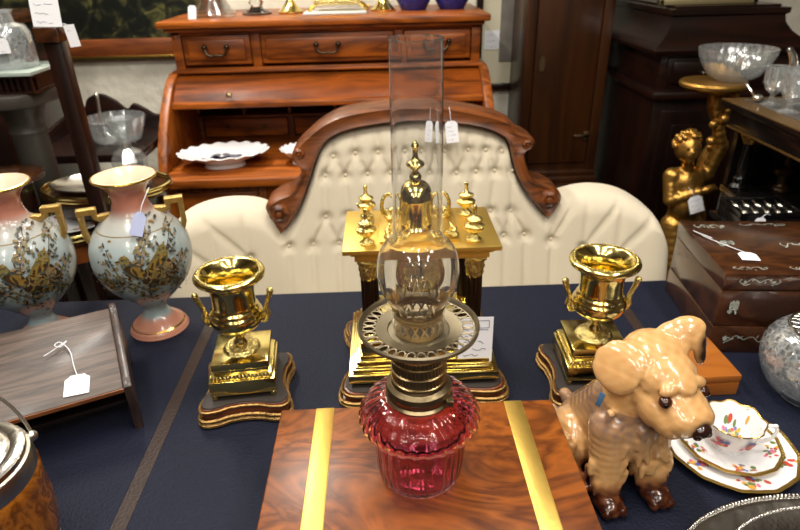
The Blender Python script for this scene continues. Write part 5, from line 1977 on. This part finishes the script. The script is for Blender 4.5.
make_plate('tea_plate', 'gold-rimmed floral plate, bottom of the cup stack', 'plate', (TXc, TYc, 0.76), 0.0935, 0.0135, 60, 'floral tea trio', 0.2, 6)
make_plate('saucer', 'gold-rimmed floral saucer between plate and cup', 'saucer', (TXc + 0.001, TYc + 0.004, 0.7655), 0.071, 0.0135, 80, 'floral tea trio', 0.5, 5)
o = thing('teacup', 'white floral teacup with a wavy gold rim on its saucer', 'cup', (TXc - 0.002, TYc + 0.0, 0.7708), -0.35, 'floral tea trio')
cp = dense([(0, 0.002), (0.019, 0.0), (0.0215, 0.0), (0.021, 0.004), (0.024, 0.008), (0.031, 0.018), (0.0345, 0.03), (0.038, 0.044), (0.0415, 0.052)], 3)
cin = dense([(0.0415, 0.052), (0.0400, 0.0522), (0.0360, 0.043), (0.0325, 0.03), (0.0285, 0.0175), (0.02, 0.008), (0, 0.006)], 3)
b = MB()
wav = lambda a, r, z, k: (r * (1 + 0.035 * max(0, (z - 0.02) / 0.032) * math.cos(8 * a)), z + 0.0012 * max(0, (z - 0.03) / 0.022) * math.cos(8 * a))
b.lathe(cp, seg=96, mod=wav)
b.lathe(cin, seg=96, mod=wav)
d = OnBody(b, cp, 0, 0.0014)
rd = random.Random(9)
for c0 in (-0.05, -0.015, 0.03, 0.07, -0.09, 0.105):
    for k in range(12):
        d.ell(c0 + rd.gauss(-0.06, 0.006), rd.gauss(0.031, 0.005), rd.uniform(0.003, 0.0065), rd.uniform(0.0024, 0.0045), rd.choice((2, 3, 4, 4, 5, 6)), rd.uniform(0, PI), 8, 0.00008 * k)
# spray inside the bowl of the cup
zin = lambda r: float(np.interp(r, [0, 0.02, 0.0285, 0.0325, 0.036, 0.04], [0.006, 0.008, 0.0175, 0.03, 0.043, 0.052]))
for (px_, py_, s_) in ((0.006, 0.026, 0.0062), (0.0, 0.014, 0.0058), (0.010, 0.018, 0.005)):
    posy(b, lambda r: zin(r) + 0.0009, px_, py_, s_, 91, 14)
b.build('cup', tea_mats, o, ang=60)
b = MB()
pts = []
for i in range(96):
    a = 2 * PI * i / 96
    r_, z_ = wav(a, 0.0407, 0.0522, 0)
    pts.append((r_ * math.cos(a), r_ * math.sin(a), z_))
b.tube(pts, 0.0012, 6, True)
b.build('gold_rim', M['gold_line'], o)
b = MB()
b.tube(catmull([(0.036, 0, 0.043), (0.047, 0, 0.051), (0.056, 0, 0.046), (0.054, 0, 0.032), (0.046, 0, 0.022), (0.031, 0, 0.018)], 5), 0.0027, 8)
b.ball((0.053, 0, 0.052), (0.004, 0.003, 0.003), 8)
b.build('handle', M['porcelain'], o)

# ------------------------------------------------------------------ silver trays, cut glass bowl
tr = thing('silver_tray', 'oval silver tray with a beaded edge, bottom right corner', 'tray', (0.535, 0.44, 0.76))
b = MB()
b.lathe([(0, 0.004), (0.72, 0.004), (0.78, 0.006), (0.9, 0.011), (0.985, 0.0125), (1.0, 0.0115), (0.98, 0.010), (0.78, 0.003), (0.7, 0.0), (0, 0.0)], seg=96, sx=0.2, sy=0.12)
b.build('tray', M['silver'], tr)
b = MB()
for k in range(230):
    t = 2 * PI * k / 230
    b.ball((0.198 * math.cos(t), 0.1185 * math.sin(t), 0.0132), 0.0026, 6)
b.build('beading', M['silver'], tr)
o = thing('silver_dish', 'smaller oval silver dish resting on the silver tray', 'dish', (0.545, 0.44, 0.764))
b = MB()
b.lathe([(0, 0.0), (0.62, 0.0), (0.72, 0.006), (0.84, 0.0155), (0.98, 0.018), (1.0, 0.018), (0.98, 0.0195), (0.84, 0.0175), (0.7, 0.009), (0.6, 0.004), (0, 0.004)], seg=96, sx=0.152, sy=0.092)
b.build('dish', M['silver'], o)
b = MB()
for k in range(180):
    t = 2 * PI * k / 180
    b.ball((0.150 * math.cos(t), 0.0908 * math.sin(t), 0.0197), (0.0023, 0.0023, 0.002), 6)
b.build('beading', M['silver'], o)

M['cut_sparkle'] = cut_crystal('wheel cut crystal', 95, 0.28, (0.9, 0.92, 0.93), 0.16, 0.1)
rb = thing('rose_bowl', 'cut glass rose bowl with a silver wire grille, right edge', 'bowl', (0.705, 0.775, 0.76))
NC = 24


def cutp(a, r, z, k):
    if r < 0.03:
        return (r, z)
    f = abs(math.sin(NC / 2 * a + (z * 70))) + abs(math.sin(NC / 2 * a - (z * 70)))
    return (r * (1 - 0.03 * (1 - min(1.0, f))), z)


ro_ = dense([(0, 0.0), (0.04, 0.0), (0.047, 0.004), (0.068, 0.024), (0.082, 0.052), (0.0865, 0.078), (0.082, 0.102), (0.07, 0.120), (0.058, 0.128), (0.055, 0.130)], 6)
ri_ = [(max(0.0, r - 0.006), z + (0.006 if z < 0.02 else 0)) for r, z in reversed(ro_)]
b = MB()
b.lathe(ro_, seg=192, mod=cutp)
b.lathe(ri_, seg=192)
ed = [e for e in b.bm.edges if e.is_boundary]
bmesh.ops.bridge_loops(b.bm, edges=ed)
b.build('glass_bowl', M['cut_sparkle'], rb, ang=12)
b = MB()
b.tube([(0.0555 * math.cos(t), 0.0555 * math.sin(t), 0.131) for t in np.linspace(0, 2 * PI, 49)[:-1]], 0.0026, 8, True)
for k in range(-4, 5):
    u = k * 0.0115
    L_ = math.sqrt(0.0555 ** 2 - u * u)
    dome = lambda x, y: 0.131 + 0.010 * (1 - (x * x + y * y) / 0.0555 ** 2)
    b.tube([(u, v, dome(u, v)) for v in np.linspace(-L_, L_, 9)], 0.0013, 6)
    b.tube([(v, u, dome(u, v)) for v in np.linspace(-L_, L_, 9)], 0.0013, 6)
g_ = b.build('wire_grille', M['silver'], rb)
g_.rotation_euler.z = 0.6
# ------------------------------------------------------------------ pottery terrier
DOG = (0.313, 0.634, 0.76)
dg_ = thing('pottery_dog', 'glossy tan pottery terrier sitting, head turned to the teacup', 'figurine', DOG, math.radians(9))
HT = Matrix.Rotation(math.radians(9), 4, 'Z')
HC = Vector((0.0255, -0.030, 0.206))
TILT = math.radians(27)


def hp(x, y, z):
    """head space: -y is the way the nose points, tilted a little down"""
    return HC + (HT @ Matrix.Rotation(TILT, 4, 'X')) @ Vector((x, y, z))


def hrot(e=(0, 0, 0)):
    from mathutils import Euler
    return ((HT @ Matrix.Rotation(TILT, 4, 'X')) @ Euler(e).to_matrix().to_4x4()).to_3x3()


b = MB()
# trunk
b.ball((0, 0.042, 0.052), (0.060, 0.055, 0.051), 20)
capsule(b, (0, 0.036, 0.06), (0.0, -0.008, 0.128), 0.054, 0.046, 6)
b.ball((0.002, -0.030, 0.105), (0.046, 0.038, 0.055), 20)
capsule(b, (0.002, -0.018, 0.135), (0.010, -0.024, 0.18), 0.045, 0.040, 5)
for s in (-1, 1):
    # front legs with elbow and paw
    capsule(b, (s * 0.030, -0.034, 0.115), (s * 0.033, -0.046, 0.055), 0.029, 0.0235, 6)
    capsule(b, (s * 0.033, -0.046, 0.055), (s * 0.034, -0.056, 0.016), 0.0235, 0.0205, 4)
    b.ball((s * 0.035, -0.066, 0.0135), (0.021, 0.024, 0.0135), 16)
    for k in (-1, 0, 1):
        b.ball((s * 0.035 + k * 0.0115, -0.083, 0.010), (0.0072, 0.010, 0.0095), 10)
    # haunch, hind paw
    b.ball((s * 0.050, 0.030, 0.044), (0.030, 0.046, 0.044), 18)
    capsule(b, (s * 0.060, 0.02, 0.0175), (s * 0.062, -0.022, 0.015), 0.0170, 0.0145, 4)
    for k in (-1, 0, 1):
        b.ball((s * 0.062 + k * 0.009, -0.036, 0.009), (0.006, 0.008, 0.008), 8)
capsule(b, (-0.005, 0.088, 0.03), (-0.022, 0.108, 0.055), 0.017, 0.010, 4)
# feathering locks on chest and legs
rd = random.Random(12)
for k in range(95):
    s = rd.choice((-1, 1))
    if k < 45:
        a = rd.uniform(-1.3, 1.3)
        z = rd.uniform(0.055, 0.15)
        x, y = 0.047 * math.sin(a), -0.028 - 0.040 * math.cos(a)
    else:
        a = rd.uniform(0, 2 * PI)
        z = rd.uniform(0.03, 0.10)
        x, y = s * 0.033 + 0.0235 * math.sin(a), -0.047 - 0.0235 * math.cos(a)
    L_ = rd.uniform(0.011, 0.019)
    capsule(b, (x * 0.97, y * 0.98 + 0.002, z), (x * 1.03 + rd.uniform(-0.004, 0.004), y - 0.0005, z - L_), 0.0062, 0.003, 4)
for k in range(22):
    a = rd.uniform(0.2, 2.9)
    z = rd.uniform(0.02, 0.075)
    x = -0.052 - 0.028 * math.sin(a)
    y = 0.03 - 0.044 * math.cos(a)
    capsule(b, (x, y, z), (x - 0.002, y - 0.004, z - 0.015), 0.006, 0.003, 4)
# head
def axes(nv, downv):
    """rotation whose local y is the flap's normal and local z points up the flap"""
    n_ = Vector(nv).normalized()
    d_ = Vector(downv)
    z_ = -(d_ - n_ * d_.dot(n_)).normalized()
    x_ = n_.cross(z_)
    return hrot() @ Matrix((x_, n_, z_)).transposed()


b.ball(hp(0, 0.008, -0.004), (0.046, 0.045, 0.035), 22, rot=hrot())
b.ball(hp(0, -0.016, -0.002), (0.043, 0.036, 0.034), 20, rot=hrot())
for k in range(6):                                   # blunt square muzzle
    t = k / 5
    b.ball(hp(0, -0.036 - 0.040 * t, -0.008 + 0.002 * t), (0.0385 - 0.005 * t, 0.020, 0.0290 - 0.004 * t), 16, rot=hrot())
for s in (-1, 1):
    b.ball(hp(s * 0.021, -0.066, -0.016), (0.0190, 0.024, 0.0200), 16, rot=hrot())      # whiskered flews
    b.ball(hp(s * 0.029, -0.044, -0.020), (0.0175, 0.028, 0.0220), 16, rot=hrot())
    b.ball(hp(s * 0.034, -0.020, -0.020), (0.0150, 0.026, 0.0200), 16, rot=hrot())      # cheeks
    b.ball(hp(s * 0.024, -0.041, 0.0205), (0.0130, 0.0080, 0.0045), 14, rot=hrot((0.3, s * 0.45, 0)))   # brows
b.ball(hp(0, -0.050, -0.034), (0.022, 0.030, 0.012), 14, rot=hrot())      # lower jaw
b.ball(hp(0, -0.026, 0.022), (0.022, 0.030, 0.010), 14, rot=hrot())
RB = Matrix.Rotation(-math.radians(9), 3, 'Z')


def wl(x, y, z):
    """room coordinates into the dog's own"""
    return RB @ (Vector((x, y, z)) - Vector(DOG))


def flap(nv, upv):
    n_ = (RB @ Vector(nv)).normalized()
    u_ = RB @ Vector(upv)
    z_ = (u_ - n_ * u_.dot(n_)).normalized()
    return Matrix((n_.cross(z_) * -1, n_, z_)).transposed()


# left ear: a broad flap hanging over the side of the head
A = flap((-0.62, -0.62, 0.48), (0.25, 0.1, 1))
b.ball(wl(0.314, 0.612, 0.984), (0.024, 0.011, 0.014), 18, rot=A)
b.ball(wl(0.299, 0.607, 0.981), (0.031, 0.0085, 0.019), 18, rot=A)
b.ball(wl(0.289, 0.603, 0.973), (0.034, 0.0076, 0.023), 18, rot=A)
b.ball(wl(0.284, 0.599, 0.963), (0.032, 0.0070, 0.023), 18, rot=A)
b.ball(wl(0.285, 0.596, 0.955), (0.026, 0.0066, 0.019), 18, rot=A)
# right ear: half pricked, its tip folded over outwards
A = flap((-0.15, -0.72, 0.68), (-0.1, 0.3, 1))
b.ball(wl(0.366, 0.622, 0.984), (0.022, 0.011, 0.015), 18, rot=A)
b.ball(wl(0.372, 0.629, 0.998), (0.030, 0.0085, 0.019), 18, rot=A)
b.ball(wl(0.383, 0.631, 1.006), (0.024, 0.0078, 0.016), 18, rot=A)
A2 = flap((0.45, -0.8, 0.35), (0.0, 0.2, 1))
b.ball(wl(0.397, 0.622, 0.990), (0.012, 0.0080, 0.020), 16, rot=A2)
b.ball(wl(0.399, 0.618, 0.977), (0.0095, 0.0070, 0.018), 16, rot=A2)
body = organic(b, 'body', [], dg_, 0.0021, 4)

# glaze: cream tan, with brown paws, ear edge, nose and a purple-brown wash on the shoulders
me = body.data
n = len(me.vertices)
co_ = np.empty(n * 3)
me.vertices.foreach_get('co', co_)
co_ = co_.reshape(-1, 3)
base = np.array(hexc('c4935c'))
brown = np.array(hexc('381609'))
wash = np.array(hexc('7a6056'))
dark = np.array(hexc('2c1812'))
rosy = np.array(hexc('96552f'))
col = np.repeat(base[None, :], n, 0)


def blend(c, w):
    global col
    w = np.clip(w, 0, 1)[:, None]
    col = col * (1 - w) + np.array(c)[None, :] * w


def dist(p):
    return np.linalg.norm(co_ - np.array(p)[None, :], axis=1)


rng = np.random.default_rng(4)
nz = np.sin(co_[:, 0] * 330 + 2 * np.sin(co_[:, 2] * 210)) * np.sin(co_[:, 2] * 260 + co_[:, 1] * 190)
blend(np.array(hexc('e2ba84')), (0.5 + 0.5 * nz) * 0.35)
hz = co_[:, 2]
lowhead = np.array([tuple(hp(0, 0, 0))])
is_head = (dist(tuple(hp(0, -0.03, 0.0))) < 0.085) & (hz > 0.15)
wz = np.exp(-((co_[:, 2] - 0.140) / 0.036) ** 2) * (co_[:, 0] < 0.025) * (~is_head)
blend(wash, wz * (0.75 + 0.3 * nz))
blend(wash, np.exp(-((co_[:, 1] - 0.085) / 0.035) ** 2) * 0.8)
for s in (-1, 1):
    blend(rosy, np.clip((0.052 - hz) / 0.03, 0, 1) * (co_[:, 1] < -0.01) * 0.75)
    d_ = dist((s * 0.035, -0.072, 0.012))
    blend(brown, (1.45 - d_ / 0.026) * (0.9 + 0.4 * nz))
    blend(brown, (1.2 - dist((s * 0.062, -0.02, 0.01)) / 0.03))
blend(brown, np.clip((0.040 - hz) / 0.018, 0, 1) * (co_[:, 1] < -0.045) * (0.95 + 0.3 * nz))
nose = hp(0, -0.098, -0.010)
blend(dark, (1.5 - dist(tuple(hp(0, -0.092, 0.002))) / 0.0105) * 2)
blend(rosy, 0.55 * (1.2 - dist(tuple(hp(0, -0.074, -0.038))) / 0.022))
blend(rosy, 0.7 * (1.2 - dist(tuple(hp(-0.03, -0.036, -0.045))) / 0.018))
blend(dark, (1.3 - dist(tuple(wl(0.404, 0.617, 0.990))) / 0.0125) * 1.3)
blend(dark, (1.3 - dist(tuple(wl(0.403, 0.613, 0.974))) / 0.0125) * 1.3)
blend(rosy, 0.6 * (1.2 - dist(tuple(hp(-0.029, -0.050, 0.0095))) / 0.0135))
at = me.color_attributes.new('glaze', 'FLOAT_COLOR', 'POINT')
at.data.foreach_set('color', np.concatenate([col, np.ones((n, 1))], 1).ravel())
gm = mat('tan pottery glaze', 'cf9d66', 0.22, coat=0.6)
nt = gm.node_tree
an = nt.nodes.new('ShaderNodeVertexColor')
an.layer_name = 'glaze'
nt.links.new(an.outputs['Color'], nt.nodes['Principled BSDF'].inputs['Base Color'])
tc = nt.nodes.new('ShaderNodeTexCoord')
n1 = nt.nodes.new('ShaderNodeTexNoise')
n1.inputs['Scale'].default_value = 55
n1.inputs['Detail'].default_value = 3
nt.links.new(tc.outputs['Object'], n1.inputs['Vector'])
bp = nt.nodes.new('ShaderNodeBump')
bp.inputs['Strength'].default_value = 0.22
bp.inputs['Distance'].default_value = 0.004
nt.links.new(n1.outputs['Fac'], bp.inputs['Height'])
nt.links.new(bp.outputs['Normal'], nt.nodes['Principled BSDF'].inputs['Normal'])
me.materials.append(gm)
b = MB()
b.ball(hp(0, -0.0930, 0.003), (0.0130, 0.0090, 0.0095), 16, rot=hrot())
for s in (-1, 1):
    b.ball(hp(s * 0.0075, -0.0965, 0.000), (0.006, 0.006, 0.0058), 10, rot=hrot())
b.build('nose', mat('black brown glaze', '2a1611', 0.12, coat=0.5), dg_)
for s in (-1, 1):
    b = MB()
    b.ball(hp(s * 0.0285, -0.0500, 0.0095), (0.0090, 0.0080, 0.0072), 14, rot=hrot())
    e_ = b.build('eye', mat('dark eye glaze', '3a1c10', 0.08, coat=0.6), dg_)
    b = MB()
    b.ball(hp(s * 0.0310, -0.0543, 0.0102), (0.0044, 0.0042, 0.0044), 10, rot=hrot())
    b.build('pupil', mat('black glaze', '080605', 0.05), e_)
b = MB()
b.box((-0.0035, -0.001, -0.012), (0.0035, 0.001, 0.012), 0.0006, M=T(-0.046, -0.026, 0.158) @ rz(-1.0) @ Matrix.Rotation(0.2, 4, 'Y'))
b.build('blue_label', mat('blue paper label', '4a78a4', 0.5), dg_)
